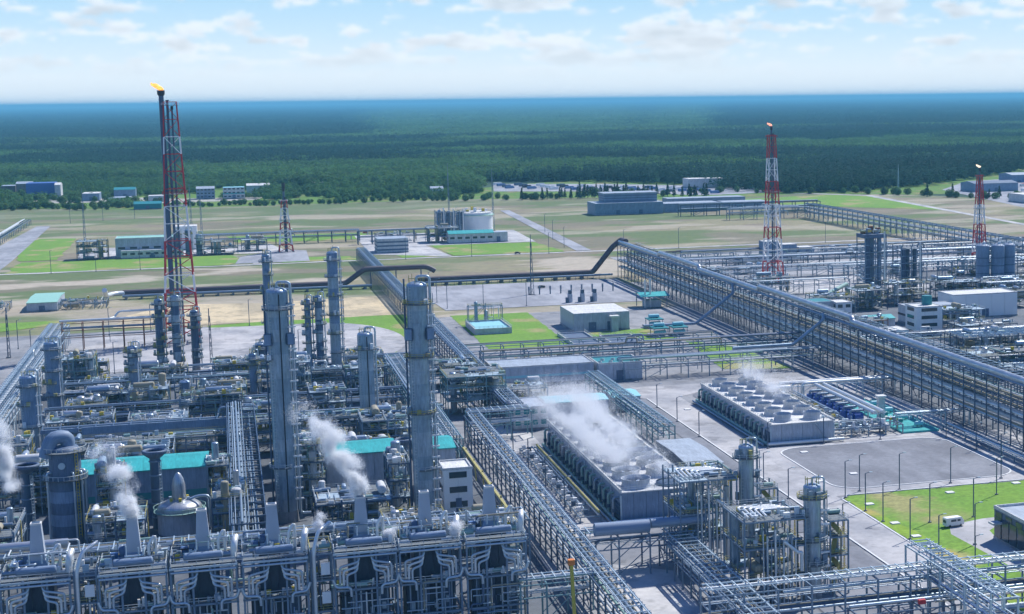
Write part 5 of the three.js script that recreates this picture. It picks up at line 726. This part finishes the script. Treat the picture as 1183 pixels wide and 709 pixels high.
rack({ label: 'far pipe rack running along the field behind the little flare', u: -40, d: 1476, len: 150, axis: 'u', w: 9, levels: [5, 9], pipes: [4, 4], seed: 91, bay: 12, top: 'none', thick: 0.55, rMax: 0.7, m: M.steelDark });
rack({ label: 'far pipe rack beyond the service road on the left edge', u: -190, d: 1330, len: 500, axis: 'd', w: 8, levels: [5], pipes: [5], seed: 92, bay: 14, top: 'none', thick: 0.5, rMax: 0.9, mats: [M.pipe3, M.pipe] });
{ // storage tank
  const t = thing('storage_tank', 'large white storage tank with fittings on its roof in the far unit', 'tank', 217, 1520); add(t, 'shell', lathe([[15, -0.3], [15, 18.4], [14.9, 18.6]], 40), M.white); add(t, 'roof', lathe([[15, 18.6], [8, 19.9], [0.01, 20.4]], 40), M.roofWhite); for (let k = 0; k < 7; k++) { const a = k * 0.9; box(t, 'roof_nozzle', k % 2 ? M.yellow : M.white, Math.cos(a) * 9, 19.4, Math.sin(a) * 9, 2.6, 2 + (k % 3), 2.2); } add(t, 'wind_girder', lathe([[15, 16.2], [16, 16.3], [16, 16.7], [15, 16.8]], 40), M.green);
  const b = new Merge(); for (let k = 0; k < 40; k++) { const a = k * 0.157; b.bar(V(14.8 * Math.cos(a), 18.6, 14.8 * Math.sin(a)), V(14.8 * Math.cos(a), 20, 14.8 * Math.sin(a)), 0.18); const c = (k + 1) * 0.157; b.bar(V(14.8 * Math.cos(a), 20, 14.8 * Math.sin(a)), V(14.8 * Math.cos(c), 20, 14.8 * Math.sin(c)), 0.18); } b.build(t, 'railing', M.rail);
}
for (let i = 0; i < 3; i++) { const t = frameTower(['grey frame tower left of the storage tank, the leftmost', 'grey frame tower left of the storage tank, the middle one', 'dark frame tower touching the storage tank'][i], 182 + i * 8.5, 1500, 8, 26 - (i === 0 ? 0 : 1), 21 + i, false); }
hall('long low building with a turquoise roof in front of the storage tank', 178, 1411, 38, 14, 8, { wall: M.offwhite, roof: M.turq, pitch: 2.2, panel: 8, windows: 6, door: 0 });
hall('white annex at the right end of the long turquoise-roofed building', 212, 1412, 16, 14, 8, { wall: M.offwhite, roof: M.roofGrey, flat: true, panel: 6, door: 1 });
{ const t = hall('striped building with stepped white bands beside the central rack', 114, 1346, 24, 26, 11, { wall: M.offwhite, roof: M.roofGrey, flat: true, panel: 8, door: 0 }); for (let k = 0; k < 3; k++) block(t, 'ribbon_window', M.cladDark, 0, 2 + k * 3, -13, 24.3, 1.2, 26.3); }
rack({ label: 'pipe bridge from the striped building to the storage tank unit', u: 106, d: 1440, len: 70, axis: 'u', w: 8, levels: [6, 11], pipes: [4, 4], seed: 93, bay: 12, top: 'none', thick: 0.6, m: M.steelDark });
// blue-grey plant at the back of the dry field
{ const t = hall('large blue-grey stepped plant building at the back of the dry field', 364, 1690, 72, 40, 12, { wall: M.cladMid, roof: M.roofGrey, flat: true, panel: 9, door: 2 }); block(t, 'upper_storey', M.cladMid, 4, 12.2, -24, 56, 9, 28); block(t, 'upper_roof', M.roofGrey, 4, 21.2, -24, 58, 0.8, 30); for (let k = 0; k < 3; k++) block(t, 'ribbon_window', M.cladDark, 4, 13.4 + k * 2.6, -24, 56.3, 1.0, 28.3); }
rack({ label: 'far pipe rack right of the blue-grey plant building', u: 440, d: 1640, len: 150, axis: 'u', w: 10, levels: [6, 11], pipes: [3, 3], seed: 94, bay: 14, top: 'none', thick: 0.7, rMax: 1.0, m: M.steelDark });
rack({ label: 'far long pipe rack slanting across the right edge of the field', name: 'field_pipe_rack', u: 552, d: 1060, len: 500, axis: 'd', w: 10, levels: [6, 10, 14], pipes: [4, 4, 3], seed: 95, bay: 13, top: 'none', thick: 0.6, rMax: 0.7, m: M.steel });
rack({ label: 'far pipe rack at the back of the field, meeting the long slanting rack', u: 470, d: 1568, len: 84, axis: 'u', w: 10, levels: [6, 10], pipes: [4, 4], seed: 96, bay: 14, top: 'none', thick: 0.6, rMax: 0.8 });
[['long grey-roofed shed behind the far racks, nearest the plant building', 440, 1700, 60, 30, 9], ['long grey-roofed shed behind the far racks, the middle one', 508, 1712, 50, 26, 8], ['long grey-roofed shed behind the far racks, at the flare', 470, 1800, 90, 26, 8]].forEach(([l, u, d, w, dep, h]) => hall(l, u, d, w, dep, h, { wall: M.cladMid, roof: M.roofGrey, flat: true, panel: 12, door: 0 }));
// village sheds
[
  ['brown shed at the far left of the village', -282, 2440, 17, 30, 13, M.cladBrown, M.roofGrey], ['second brown shed, touching the big blue building', -262, 2424, 20, 26, 16, M.cladBrown, M.roofGrey], ['big dark blue building on the far left', -240, 2330, 34, 40, 20, M.blueClad, M.blueClad], ['white end block of the big blue building', -205, 2318, 7, 30, 18, M.offwhite, M.roofWhite],
  ['grey shed with a white roof among the far sheds', -168, 2252, 20, 40, 9, M.cladMid, M.roofWhite], ['shed with a teal roof among the far sheds', -134, 2310, 26, 34, 10, M.cladMid, M.turqDark], ['low shed with a bluish roof before the teal-roofed shed', -134, 2190, 26, 30, 6, M.offwhite, M.roofGrey], ['long low green shed at the village edge', -98, 2036, 30, 20, 6, M.turqDark, M.turqDark], ['white-roofed shed behind the long green shed', -88, 2190, 18, 24, 7, M.offwhite, M.roofWhite],
  ['grey office block left of the turquoise office', -32, 2216, 22, 24, 13, M.cladMid, M.roofGrey], ['turquoise and white office building in the village', 0, 2208, 26, 22, 14, M.offwhite, M.turqPale], ['small pale house among the bushes', 250, 2142, 16, 16, 9, M.offwhite, M.roofGrey], ['long white shed roof behind the village trees', 120, 2420, 60, 24, 8, M.offwhite, M.roofWhite], ['white shed behind the turquoise office', 30, 2330, 30, 24, 10, M.offwhite, M.roofWhite], ['pale shed on the edge of the big paved lot', 590, 2150, 50, 30, 12, M.offwhite, M.roofWhite], ['dark roofed shed in the far right yard', 880, 1880, 60, 40, 10, M.cladMid, M.cladDark], ['white roofed shed in the far right yard', 838, 1660, 40, 40, 9, M.offwhite, M.roofWhite], ['blue-grey shed at the back of the far right yard', 1020, 2060, 90, 40, 10, M.cladMid, M.roofGrey],
].forEach(([l, u, d, w, dep, h, wall, roof], i) => hall(l, u, d, w, dep, h, { wall, roof, flat: i % 2 === 0, pitch: 2.4, panel: 9, windows: i === 10 || i === 9 ? 5 : 0, storeys: 3, door: 1, band: i === 10 ? M.turq : undefined }));
// flat-roofed building on the right lawn
{ const t = hall('flat-roofed building with a dark glass side on the right-hand lawn', 193.5, 376, 30, 24, 8.2, { wall: M.cladDark, roof: M.roofGrey, flat: true, parapet: 0.9, panel: 5, windows: 5, storeys: 2, winMat: M.glass }); for (let i = 0; i < 5; i++) block(t, 'roof_unit', i % 2 ? M.white : M.clad, -10 + i * 4.6, 8.5, -6 - (i % 3) * 5, 2.6, 1.3, 2.2); for (let i = 0; i < 5; i++) block(t, 'glass_bay', M.glass, -15.12, 0.8, -3 - i * 4.6, 0.2, 5.6, 3.8); block(t, 'canopy', M.offwhite, -16.4, 5, -20, 3, 0.5, 3); }

// ---------------------------------------------------------------- lamps, masts, slabs, vehicles
function lampPost(u, d, label, group, h = 9.2, turn = 0) {
  const t = thing('lamp_post', label, 'lamp post', u, d, group, 0, turn); box(t, 'footing', M.concrete, 0, -0.3, 0, 0.8, 0.5, 0.8); rod(t, 'pole', M.steelDark, V(0, 0, 0), V(0, h, 0), 0.17, 8); bar(t, 'arm', M.steelDark, V(0, h, 0), V(1.4, h + 0.35, 0), 0.14); box(t, 'lamp_head', M.steelPale, 1.7, h + 0.25, 0, 0.9, 0.16, 0.4); return t;
}
[[172.2, 457], [179.3, 463.5], [191.3, 461], [209.4, 463.5], [226.8, 464]].forEach(([u, d]) => lampPost(u, d, 'dark lamp post on the lawn edge facing the asphalt lot', 'lamp posts between lawn and lot', 11));
[[172.0, 440], [172.2, 427], [172, 407], [172, 388], [172, 366]].forEach(([u, d]) => lampPost(u, d, 'dark lamp post on the worn verge beside the main road', 'lamp posts along the main road verge', 11));
[[184.1, 421.5], [186, 396], [198.2, 423], [216, 444.9]].forEach(([u, d]) => lampPost(u, d, 'dark lamp post on the open lawn beside the driveway', 'lamp posts along the driveway', 11));
[[172.6, 532.5], [193, 533], [214, 533], [236.8, 528], [237.5, 505], [237.5, 486]].forEach(([u, d]) => lampPost(u, d, 'dark lamp post on the back kerb of the asphalt lot', 'lamp posts behind the asphalt lot', 9));
[[156, 508], [156, 486], [156, 462], [156, 440], [156, 416], [156, 560], [156, 590], [156, 620]].forEach(([u, d]) => lampPost(u, d, 'dark lamp post on the near kerb of the main road', 'lamp posts on the near kerb of the main road', 9));
[[90, 470], [90, 500], [90, 530], [90, 560]].forEach(([u, d]) => lampPost(u, d, 'thin lamp post on the pale apron beside the central rack', 'lamp posts on the apron', 10));
[[120, 968], [140, 962], [165, 962], [118, 1000], [118, 1040], [-60, 925], [-40, 935], [10, 935], [60, 940], [-90, 850], [-100, 890], [-30, 785], [-50, 790], [30, 800]].forEach(([u, d]) => lampPost(u, d, 'thin lamp post at the edge of a gravel lot', 'lamp posts round the gravel lots', 14));
[[-120, 1290], [-90, 1290], [-60, 1290], [130, 1290], [180, 1290], [240, 1290], [300, 1290], [345, 1290], [420, 1290], [470, 1290], [540, 1290], [262, 1340], [268, 1420], [276, 1500], [-150, 1840], [-120, 1860], [-90, 1880], [-60, 1900]].forEach(([u, d]) => lampPost(u, d, 'thin lamp post far off along the field road', 'lamp posts along the field roads', 16));
function mast(label, u, d, H, b, m = M.steelDark) { const t = thing('lightning_mast', label, 'mast', u, d), n = Math.max(6, Math.round(H / 5)); for (let i = 0; i < n; i++) { const a = lerp(b, 0.35, i / n), c = lerp(b, 0.35, (i + 1) / n), y0 = H * 0.86 * i / n, y1 = H * 0.86 * (i + 1) / n; for (let k = 0; k < 3; k++) { const t0 = k * 2.094, t1 = (k + 1) * 2.094; bar(t, 'leg', m, V(a * Math.cos(t0), y0, a * Math.sin(t0)), V(c * Math.cos(t0), y1, c * Math.sin(t0)), 0.28); bar(t, 'brace', m, V(a * Math.cos(t0), y0, a * Math.sin(t0)), V(c * Math.cos(t1), y1, c * Math.sin(t1)), 0.16); } } rod(t, 'tip_rod', m, V(0, H * 0.84, 0), V(0, H, 0), 0.22, 6); box(t, 'footing', M.concrete, 0, -0.3, 0, b * 2.6, 0.6, b * 2.6); return t; }
mast('dark lattice mast standing in the gravel lot before the warehouse', 178, 1017, 37, 1.3);
mast('thin tall mast above the frame towers beside the storage tank', 198, 1560, 62, 1.2, M.steel);
mast('thin tall mast right of the storage tank', 235, 1536, 57, 1.2, M.steel);
mast('thin mast at the left end of the far left unit', -106, 1420, 54, 1.2, M.steel);
mast('left of two close masts behind the tallest flare', -27, 1490, 52, 1.2, M.steel);
mast('right of two close masts behind the tallest flare', -19, 1490, 48, 1.2, M.steel);
mast('thin mast at the edge of the forest on the right', 800, 1930, 34, 1.2, M.steelPale);
mast('dark post mast at the left edge beside the plot', -101, 860, 24, 0.8);
mast('thin dark mast beside the third platform-ringed column', -9, 800, 26, 0.7);
mast('thin dark mast on the round plot', 24, 862, 18, 0.6);
[[176, 447], [174.6, 424], [174.6, 409], [174.4, 398], [174.5, 378], [204, 452], [228, 456], [182, 522], [186, 486], [172.4, 480], [166, 612]].forEach(([u, d]) => { const o = block(scene, 'concrete_slab', M.padWhite, u, -0.2, -d, 2.4, 0.4, 2.2); o.name = numbered('concrete_slab'); setTag(o, 'small white concrete cover slab beside the road', 'slab', 'white cover slabs beside the roads'); });
function car(label, name, u, d, turn, m, L, W, H, group, parts = true) {
  const t = thing(name, label, name === 'van' ? 'van' : name === 'truck' ? 'truck' : 'car', u, d, group, 0, turn), s = new THREE.Shape(), q = H - 0.35;
  const prof = name === 'car' ? [[-L / 2, 0], [L / 2, 0], [L / 2, q * 0.42], [L * 0.24, q * 0.52], [L * 0.1, q], [-L * 0.28, q], [-L * 0.42, q * 0.55], [-L / 2, q * 0.5]] : [[-L / 2, 0], [L / 2, 0], [L / 2, q * 0.45], [L * 0.38, q * 0.95], [L * 0.34, q], [-L * 0.47, q], [-L / 2, q * 0.94]];
  prof.forEach(([x, y], i) => i ? s.lineTo(x, y) : s.moveTo(x, y)); const g = new THREE.ExtrudeGeometry(s, { depth: W - 0.16, bevelEnabled: true, bevelSize: 0.08, bevelThickness: 0.08, bevelSegments: 2 }).translate(0, 0.4, -W / 2 + 0.08); add(t, 'body', g, m);
  if (!parts) return t;
  for (const x of [-L * 0.31, L * 0.31]) for (const z of [-W / 2 + 0.12, W / 2 - 0.12]) { const w = rod(t, 'wheel', M.tyre, V(x, 0.36, z - 0.12), V(x, 0.36, z + 0.12), 0.36, 14); }
  for (const z of [-1, 1]) { block(t, 'side_window', M.glass, L * 0.2, H * 0.6, z * (W / 2 + 0.02), L * 0.18, H * 0.24, 0.06); block(t, 'side_window', M.glass, -L * 0.1, H * 0.6, z * (W / 2 + 0.02), L * 0.3, H * 0.24, 0.06); block(t, 'headlight', M.white, L / 2 + 0.06, H * 0.32, z * W * 0.36, 0.08, 0.2, 0.3); }
  const ws = block(t, 'windscreen', M.glass, L * 0.435, H * 0.6, 0, 0.08, H * 0.3, W * 0.84); ws.rotation.z = 0.3; block(t, 'rear_door', M.glass, -L / 2 - 0.04, H * 0.5, 0, 0.08, H * 0.3, W * 0.7); return t;
}
car('white van parked on the driveway by the lawn', 'van', 188.6, 415.5, 0.12, M.white, 5.6, 2.2, 2.5);
car('dark car on the field road before the tank lawn', 'car', 216, 1293.5, 0, M.dark, 4.5, 1.9, 1.6);
car('small red car near the storage tank unit', 'car', 122, 1560, 0, M.red, 4.5, 1.9, 1.6);
car('dark car on the empty gravel lot', 'car', 190, 1050, 0.4, M.dark, 4.5, 1.9, 1.6);
{ const r = rng(64), tones = [M.white, M.white, M.dark, M.pipeBlue, M.offwhite, M.steelDark, M.red]; for (let i = 0; i < 5; i++) for (let k = 0; k < 12; k++) { if (r() < 0.25) continue; const m = tones[Math.floor(r() * tones.length)]; car(m === M.white || m === M.offwhite ? 'white truck parked in the far right yard' : 'dark truck parked in the far right yard', 'truck', 855 + i * 44 + k * 9 + r() * 5, 1690 + i * 92 + k * 12, 0.6, m, 9, 2.6, 3.2, m === M.white || m === M.offwhite ? 'white trucks in the far yard' : 'dark trucks in the far yard', false); } 
  for (let i = 0; i < 40; i++) { const m = tones[Math.floor(r() * 6)], w = m === M.white || m === M.offwhite; car(w ? 'white wagon standing on the big paved lot before the forest' : 'dark wagon standing on the big paved lot before the forest', 'truck', 370 + (i % 10) * 24 + r() * 4, 2370 - (i % 10) * 28 - Math.floor(i / 10) * 34, 0.5, w ? M.white : m, 14, 3, 3.6, w ? 'white wagons on the paved lot' : 'dark wagons on the paved lot', false); } }
{ // mobile crane in front of the last furnace
  const t = thing('mobile_crane', 'mobile crane with a yellow boom and orange tip in front of the last furnace', 'crane', 69, 352); block(t, 'chassis', M.yellow, 0, 0.8, 0, 2.8, 1.2, 8); block(t, 'cab', M.yellow, 0, 2, 2.6, 2.2, 1.6, 2); for (const z of [-3, -1, 1.4, 3]) for (const x of [-1.3, 1.3]) rod(t, 'wheel', M.tyre, V(x - 0.2, 0.6, z), V(x + 0.2, 0.6, z), 0.6, 14); bar(t, 'boom', M.yellow, V(0, 2.6, 0.4), V(0.6, 16.5, -5.5), 0.7, 0.8); block(t, 'boom_tip', mk(0.65, 0.2, 0.04), 0.6, 16.2, -5.5, 1.4, 1.2, 1.4); rod(t, 'hook_line', M.dark, V(0.6, 16.2, -6), V(0.6, 12, -6), 0.06, 6);
}
// ---------------------------------------------------------------- trees
function leafCrown(r, kind, H, R, n, size) { // leaf clumps through the volume of a crown
  const pos = [], col = [];
  for (let i = 0; i < n; i++) {
    let x, y, z; const k = Math.cbrt(0.25 + 0.75 * r());
    if (kind === 'pine') { const s = r() ** 1.3; y = H * (0.22 + 0.78 * s); const q = R * (1.02 - s) * (0.45 + 0.55 * r()), a = r() * 6.283; x = Math.cos(a) * q; z = Math.sin(a) * q; }
    else { const a = r() * 6.283, c = 2 * r() - 1, s = Math.sqrt(1 - c * c), lump = 0.75 + 0.5 * n3(Math.cos(a) * s * 1.7 + 9, c * 1.7 + 4, Math.sin(a) * s * 1.7 + R); x = Math.cos(a) * s * R * k * lump; z = Math.sin(a) * s * R * k * lump; y = H * 0.6 + c * H * 0.4 * k * lump; }
    const t = 0.84 + 0.32 * r(), g = [t * (0.92 + 0.2 * r()), t, t * (0.88 + 0.24 * r())], s = size * (0.6 + 0.8 * r());
    const nx = (r() - 0.5) * 0.8 + x / R * 0.8, ny = r() * 0.7 + 0.45, nz = (r() - 0.5) * 0.8 + z / R * 0.8, N = V(nx, ny, nz).normalize(), A = V(r() - 0.5, r() - 0.5, r() - 0.5).cross(N).normalize(), B = V().crossVectors(N, A);
    for (const [a, b] of [[-1, -0.6], [1, -0.6 + (r() - 0.5) * 0.5], [(r() - 0.5) * 0.8, 1.1]]) { pos.push(x + (A.x * a + B.x * b) * s, y + (A.y * a + B.y * b) * s, z + (A.z * a + B.z * b) * s); col.push(...g); }
  }
  return { pos, col };
}
const geoOf = ({ pos, col }) => { const g = new THREE.BufferGeometry(); g.setAttribute('position', new THREE.Float32BufferAttribute(pos, 3)); g.setAttribute('color', new THREE.Float32BufferAttribute(col, 3)); return g; };
const leafMat = (r, g, b) => new THREE.MeshPhysicalMaterial({ color: rgb(r, g, b), vertexColors: true, roughness: 0.95, specularIntensity: 0.15, side: THREE.DoubleSide, transmission: 0.45, thickness: 0 });
const leafy = [leafMat(0.082, 0.185, 0.056), leafMat(0.064, 0.150, 0.050), leafMat(0.105, 0.195, 0.056)], needle = [leafMat(0.026, 0.078, 0.046), leafMat(0.034, 0.088, 0.046)];
const bark = mk(0.16, 0.12, 0.09, { roughness: 0.95 });
const trunkGeo = (() => { const parts = [new THREE.CylinderGeometry(0.14, 0.34, 6.5, 7).translate(0, 3.2, 0)]; for (let k = 0; k < 5; k++) { const a = k * 1.3; parts.push(new THREE.CylinderGeometry(0.05, 0.12, 3, 5).rotateZ(0.8).rotateY(a).translate(Math.cos(a + Math.PI) * 1.0, 4.2 + k * 0.5, -Math.sin(a + Math.PI) * 1.0)); } return mergeGeometries(parts); })();
const treeKinds = [0, 1, 2, 3, 4].map((k) => { const r = rng(700 + k), pine = k > 2; return { geo: geoOf(leafCrown(r, pine ? 'pine' : 'leaf', pine ? 15 : 9.5, pine ? 3 : 4.2, pine ? 260 : 320, pine ? 0.75 : 0.8)), mat: pine ? needle[k - 3] : leafy[k] }; });
function tree(u, d, k, s, label, group, name = 'tree') { const t = thing(name, label, name === 'bush' ? 'bush' : 'tree', u, d, group), K = treeKinds[k]; const tr = add(t, 'trunk', trunkGeo, bark); tr.position.y = -0.4; const c = add(t, 'crown', K.geo, K.mat); c.position.y = k > 2 ? -1.5 : -2.2; t.rotation.y = u * 1.7 + d; t.scale.set(s * (0.9 + ((u * 13.7) % 1 + 1) % 1 * 0.3), s, s); return t; }
{
  const r = rng(321), row = (n, u0, u1, d0, d1, spread, kinds, s0, s1, label, group, name) => { for (let i = 0; i < n; i++) { const q = (i + r() * 0.8) / n; tree(lerp(u0, u1, q), lerp(d0, d1, q) + (r() - 0.5) * spread, kinds[Math.floor(r() * kinds.length)], lerp(s0, s1, r()), label, group, name); } };
  row(40, -330, -110, 2160, 2065, 60, [0, 1, 2, 1], 0.6, 1.2, 'leafy green tree at the field edge before the brown sheds', 'trees before the brown sheds');
  row(44, -110, 140, 2080, 2050, 44, [0, 1, 2, 1], 0.5, 1.05, 'bushy green tree along the field before the turquoise office', 'trees before the turquoise office');
  row(46, 40, 260, 2330, 2090, 160, [0, 1, 2], 0.9, 1.5, 'leafy green tree in the grove right of the turquoise office', 'trees right of the turquoise office');
  row(28, 130, 330, 2075, 2030, 60, [0, 1, 2], 0.7, 1.2, 'bushy tree on the field edge behind the storage tank', 'trees behind the storage tank');
  row(32, 340, 470, 2010, 1985, 30, [3, 4, 1], 0.85, 1.2, 'dark conifer in the windbreak left of the blue-grey plant', 'conifers left of the blue-grey plant');
  row(28, 430, 560, 2090, 1935, 34, [3, 4, 1], 0.85, 1.25, 'dark conifer in the windbreak behind the blue-grey plant', 'conifers behind the blue-grey plant');
  row(32, 730, 880, 1960, 1700, 60, [0, 1, 2, 4], 0.8, 1.3, 'leafy tree along the perimeter road on the right', 'trees along the perimeter road');
  row(28, -300, -60, 2290, 2180, 110, [0, 1, 2], 0.7, 1.3, 'leafy tree standing between the far sheds', 'trees between the far sheds');
  row(10, 560, 700, 2060, 1960, 40, [0, 1], 0.7, 1.1, 'leafy tree beside the pale shed at the paved lot', 'trees beside the paved lot');
}
// the forest: stands of pine and birch as far as the horizon, scattered patch by patch
{
  const edge = [[-0.40, 3000], [-0.116, 2885], [-0.049, 2736], [0.02, 2652], [0.039, 2462], [0.078, 2330], [0.118, 2180], [0.141, 2290], [0.148, 2465], [0.222, 2369], [0.277, 2230], [0.322, 2010], [0.362, 1930], [0.416, 2010], [0.452, 2150], [0.504, 2390], [0.8, 2600]];
  const edgeAt = (b) => { let i = 0; while (i < edge.length - 2 && b > edge[i + 1][0]) i++; return lerp(edge[i][1], edge[i + 1][1], clamp((b - edge[i][0]) / (edge[i + 1][0] - edge[i][0]), 0, 1)); };
  const patch = (seed, kind) => { const r = rng(seed), pos = [], col = [], n = 52; for (let i = 0; i < n; i++) { const a = r() * 6.283, q = 36 * Math.sqrt(r()), s = 0.6 + 0.85 * r() ** 1.4, tn = 0.8 + 0.4 * r(), c = leafCrown(r, kind, kind === 'pine' ? 17 * s : 13 * s, kind === 'pine' ? 3.5 * s : 5.2 * s, kind === 'pine' ? 30 : 36, kind === 'pine' ? 1.35 : 1.6); for (let k = 0; k < c.pos.length; k += 3) pos.push(c.pos[k] + Math.cos(a) * q, c.pos[k + 1], c.pos[k + 2] + Math.sin(a) * q); for (const v of c.col) col.push(v * tn); } return geoOf({ pos, col }); };
  const sets = [['pine', 'dark pine forest spreading to the horizon', needle[0]], ['leaf', 'lighter birch forest among the dark pines', leafy[0]]].map(([kind, label, c]) => ({ kind, label, geos: [patch(kind === 'pine' ? 801 : 811, kind), patch(kind === 'pine' ? 802 : 812, kind)], list: [[], []], mat: c }));
  const r = rng(4242), m4 = new THREE.Matrix4(), q = new THREE.Quaternion();
  for (const [d0, d1, step, sc, hy] of [[1850, 4600, 28, 1, 1], [4600, 9000, 46, 1.7, 1.05], [9000, 24000, 105, 3.2, 1.12], [24000, 62000, 260, 3.2, 1.25]]) for (let d = d0; d < d1; d += step) for (let u = -0.30 * d; u < 0.70 * d; u += step) {
    const U = u + (r() - 0.5) * step, D = d + (r() - 0.5) * step, k = r(), a = r() * 6.283, pick = r(), tone = 0.9 + 0.2 * r(); if (D < edgeAt(U / D) + 30) continue;
    const L = D < 6000 ? 1 : D / 6000, stand = fbm(U / (700 * L) + 40, D / (300 * L) + 12, 4) * 1.25 - 0.125 + (D < 3300 && U < 0.16 * D ? 0.07 : 0) - (U > 0.3 * D && D < 2900 ? 0.10 : 0), S = sets[stand + (k - 0.5) * 0.12 > 0.50 ? 1 : 0], clear = fbm(U / 260 + 7, D / 90 + 3, 3) > 0.70; if (clear && D < 7000) continue;
    S.list[pick < 0.5 ? 0 : 1].push([U, D, a, sc * (0.9 + 0.25 * r()), hy * (0.85 + 0.3 * r()), tone * (0.45 + 1.1 * fbm(U / 150 + 9, D / 120, 4))]);
  }
  for (let i = 0; i < 620; i++) { // scattered growth between the far sheds and the forest
    const U = lerp(-420, 330, r()), D = lerp(2110, 2820, r()), near = Math.abs(fbm(U / 70 + 3, D / 60, 3) - 0.5) < 0.055 || D > 2480; if (D > edgeAt(U / D) + 30 || !near && r() < 0.75 || (D < 2360 && U > -300 && U < 45 && r() < 0.8)) continue;
    sets[1].list[i % 2].push([U, D, r() * 6.283, 0.35 + 0.35 * r(), 0.45 + 0.35 * r(), 0.75 + 0.4 * r()]);
  }
  for (const S of sets) { S.geos.forEach((g, i) => { const im = new THREE.InstancedMesh(g, S.mat, S.list[i].length), c = new THREE.Color(); S.list[i].forEach(([U, D, a, s, h, t], n) => { im.setMatrixAt(n, m4.compose(V(U, -0.6, -D), q.setFromAxisAngle(Y, a), V(s, h, s))); im.setColorAt(n, c.setRGB(t, t, t)); }); im.name = numbered(S.kind === 'pine' ? 'pine_forest' : 'birch_forest'); im.castShadow = im.receiveShadow = true; setTag(im, S.label + (i ? ', interleaved stands' : ''), 'forest', null, 'stuff'); scene.add(im); }); }
}
// ---------------------------------------------------------------- steam: clouds of fine droplets drifting from stacks and fans
const dropGeo = new THREE.BufferGeometry(); // a loose handful of fine droplets
{ const r = rng(55), p = []; for (let i = 0; i < 14; i++) { const c = V(r() - 0.5, r() - 0.5, r() - 0.5).multiplyScalar(2.4), A = V(r() - 0.5, r() - 0.5, r() - 0.5).normalize(), B = V(r() - 0.5, r() - 0.5, r() - 0.5).cross(A).normalize(), s = 0.05 + 0.05 * r(); for (const [a, b] of [[-1, -0.7], [1, -0.7], [0, 1.1]]) p.push(c.x + (A.x * a + B.x * b) * s, c.y + (A.y * a + B.y * b) * s, c.z + (A.z * a + B.z * b) * s); } dropGeo.setAttribute('position', new THREE.Float32BufferAttribute(p, 3)); }
const dropMat = new THREE.MeshPhysicalMaterial({ color: rgb(0.97, 0.97, 0.97), roughness: 1, specularIntensity: 0, transmission: 0.5, thickness: 0, side: THREE.DoubleSide });
function steam(label, seed, count, size, path) { // path(r) -> [x, y, depth] of one droplet clump
  const r = rng(seed), im = new THREE.InstancedMesh(dropGeo, dropMat, count), m4 = new THREE.Matrix4(), q = new THREE.Quaternion(), e = new THREE.Euler();
  for (let i = 0; i < count; i++) { const [x, y, d] = path(r), s = size * (0.5 + r()); im.setMatrixAt(i, m4.compose(V(x, y, -d), q.setFromEuler(e.set(r() * 6, r() * 6, r() * 6)), V(s, s, s))); }
  im.name = numbered('steam_plume'); setTag(im, label, 'steam', null, 'stuff'); scene.add(im); return im;
}
const gauss = (r) => (r() + r() + r() + r() - 2) * 1.2;
const plume = (u, d, y, dx, dy, dd, r0, r1, bias = 1.6) => (r) => { for (let k = 0; ; k++) { const s = r() ** bias, w = lerp(r0, r1, s), cu = u + dx * s ** 1.3, cy = y + dy * s, cd = d + dd * s, x = cu + gauss(r) * w + (fbm(s * 6 + 3, u, 2) - 0.5) * r1 * 2 * s, yy = cy + gauss(r) * w * 0.8, z = cd + gauss(r) * w; if (k > 6 || fbm3(x * 0.4 + 9, yy * 0.4 + 5, z * 0.4, 3) > 0.5 + 0.05 * s) return [x, yy, z]; } };
steam('white steam plume rising from the furnace before the first turquoise hall', 1, 11000, 0.5, plume(-22.3, 379, 31.5, -4.5, 14, 0, 1.2, 1.9));
steam('large white steam plume blowing from the furnace before the middle hall', 2, 17000, 0.5, plume(26, 379, 31.5, -10.5, 19, 0, 1.3, 2.3, 1.4));
steam('white steam plume at the left edge beside the blue-grey column', 3, 15000, 0.5, plume(-53.2, 440, 26, -3.2, 15, 2, 1.3, 1.9, 1.2));
steam('small white steam puff beside the furnace below the tallest column', 4, 2600, 0.4, plume(46, 374, 21.5, 1, 2, 0, 0.6, 0.7, 1));
steam('small white steam puff between the two furnaces below the middle hall', 5, 2800, 0.4, plume(31.6, 376, 21.5, 1, 2.4, 0, 0.7, 0.8, 1));
steam('small white steam puff behind the furnace beside the equipment frame', 6, 2600, 0.4, plume(17, 388, 22, 1, 3, 0, 0.7, 0.9, 1));
const wispy = (path) => (r) => { for (let k = 0; ; k++) { const q = path(r); if (k > 2 || fbm3(q[0] * 0.13 + 3, q[1] * 0.16 + 8, q[2] * 0.07, 4) > 0.47) return q; } };
steam('broad veil of white steam drifting off the large cooling tower', 7, 52000, 0.55, wispy((r) => { const i = Math.floor(Math.pow(r(), 0.8) * 9), s = r() < 0.5 ? -1 : 1, z = 451 + 111 * (i + 0.5) / 9, t = r() ** 1.25, k = i < 3 ? 0.5 : 0.9; return [113.4 + s * 5.1 - 9 * t * k + gauss(r) * (2 + 5 * t), 11 + 15 * t * k * (0.4 + 0.6 * r()) + gauss(r) * 0.8, z + 22 * t * k + gauss(r) * (2 + 7 * t)]; }));
steam('thin veil of steam over the back of the pale cooling tower', 8, 8000, 0.5, wispy((r) => { const i = 3 + Math.floor(r() * 5), z = 537 + 88 * (i + 0.5) / 8, t = r() ** 1.2; return [192 + 4 * t + gauss(r) * (1.5 + 4 * t), 9.6 + 8 * t * r() + gauss(r) * 0.6, z + 12 * t + gauss(r) * (2 + 4 * t)]; }));

renderer.render(scene, camera);
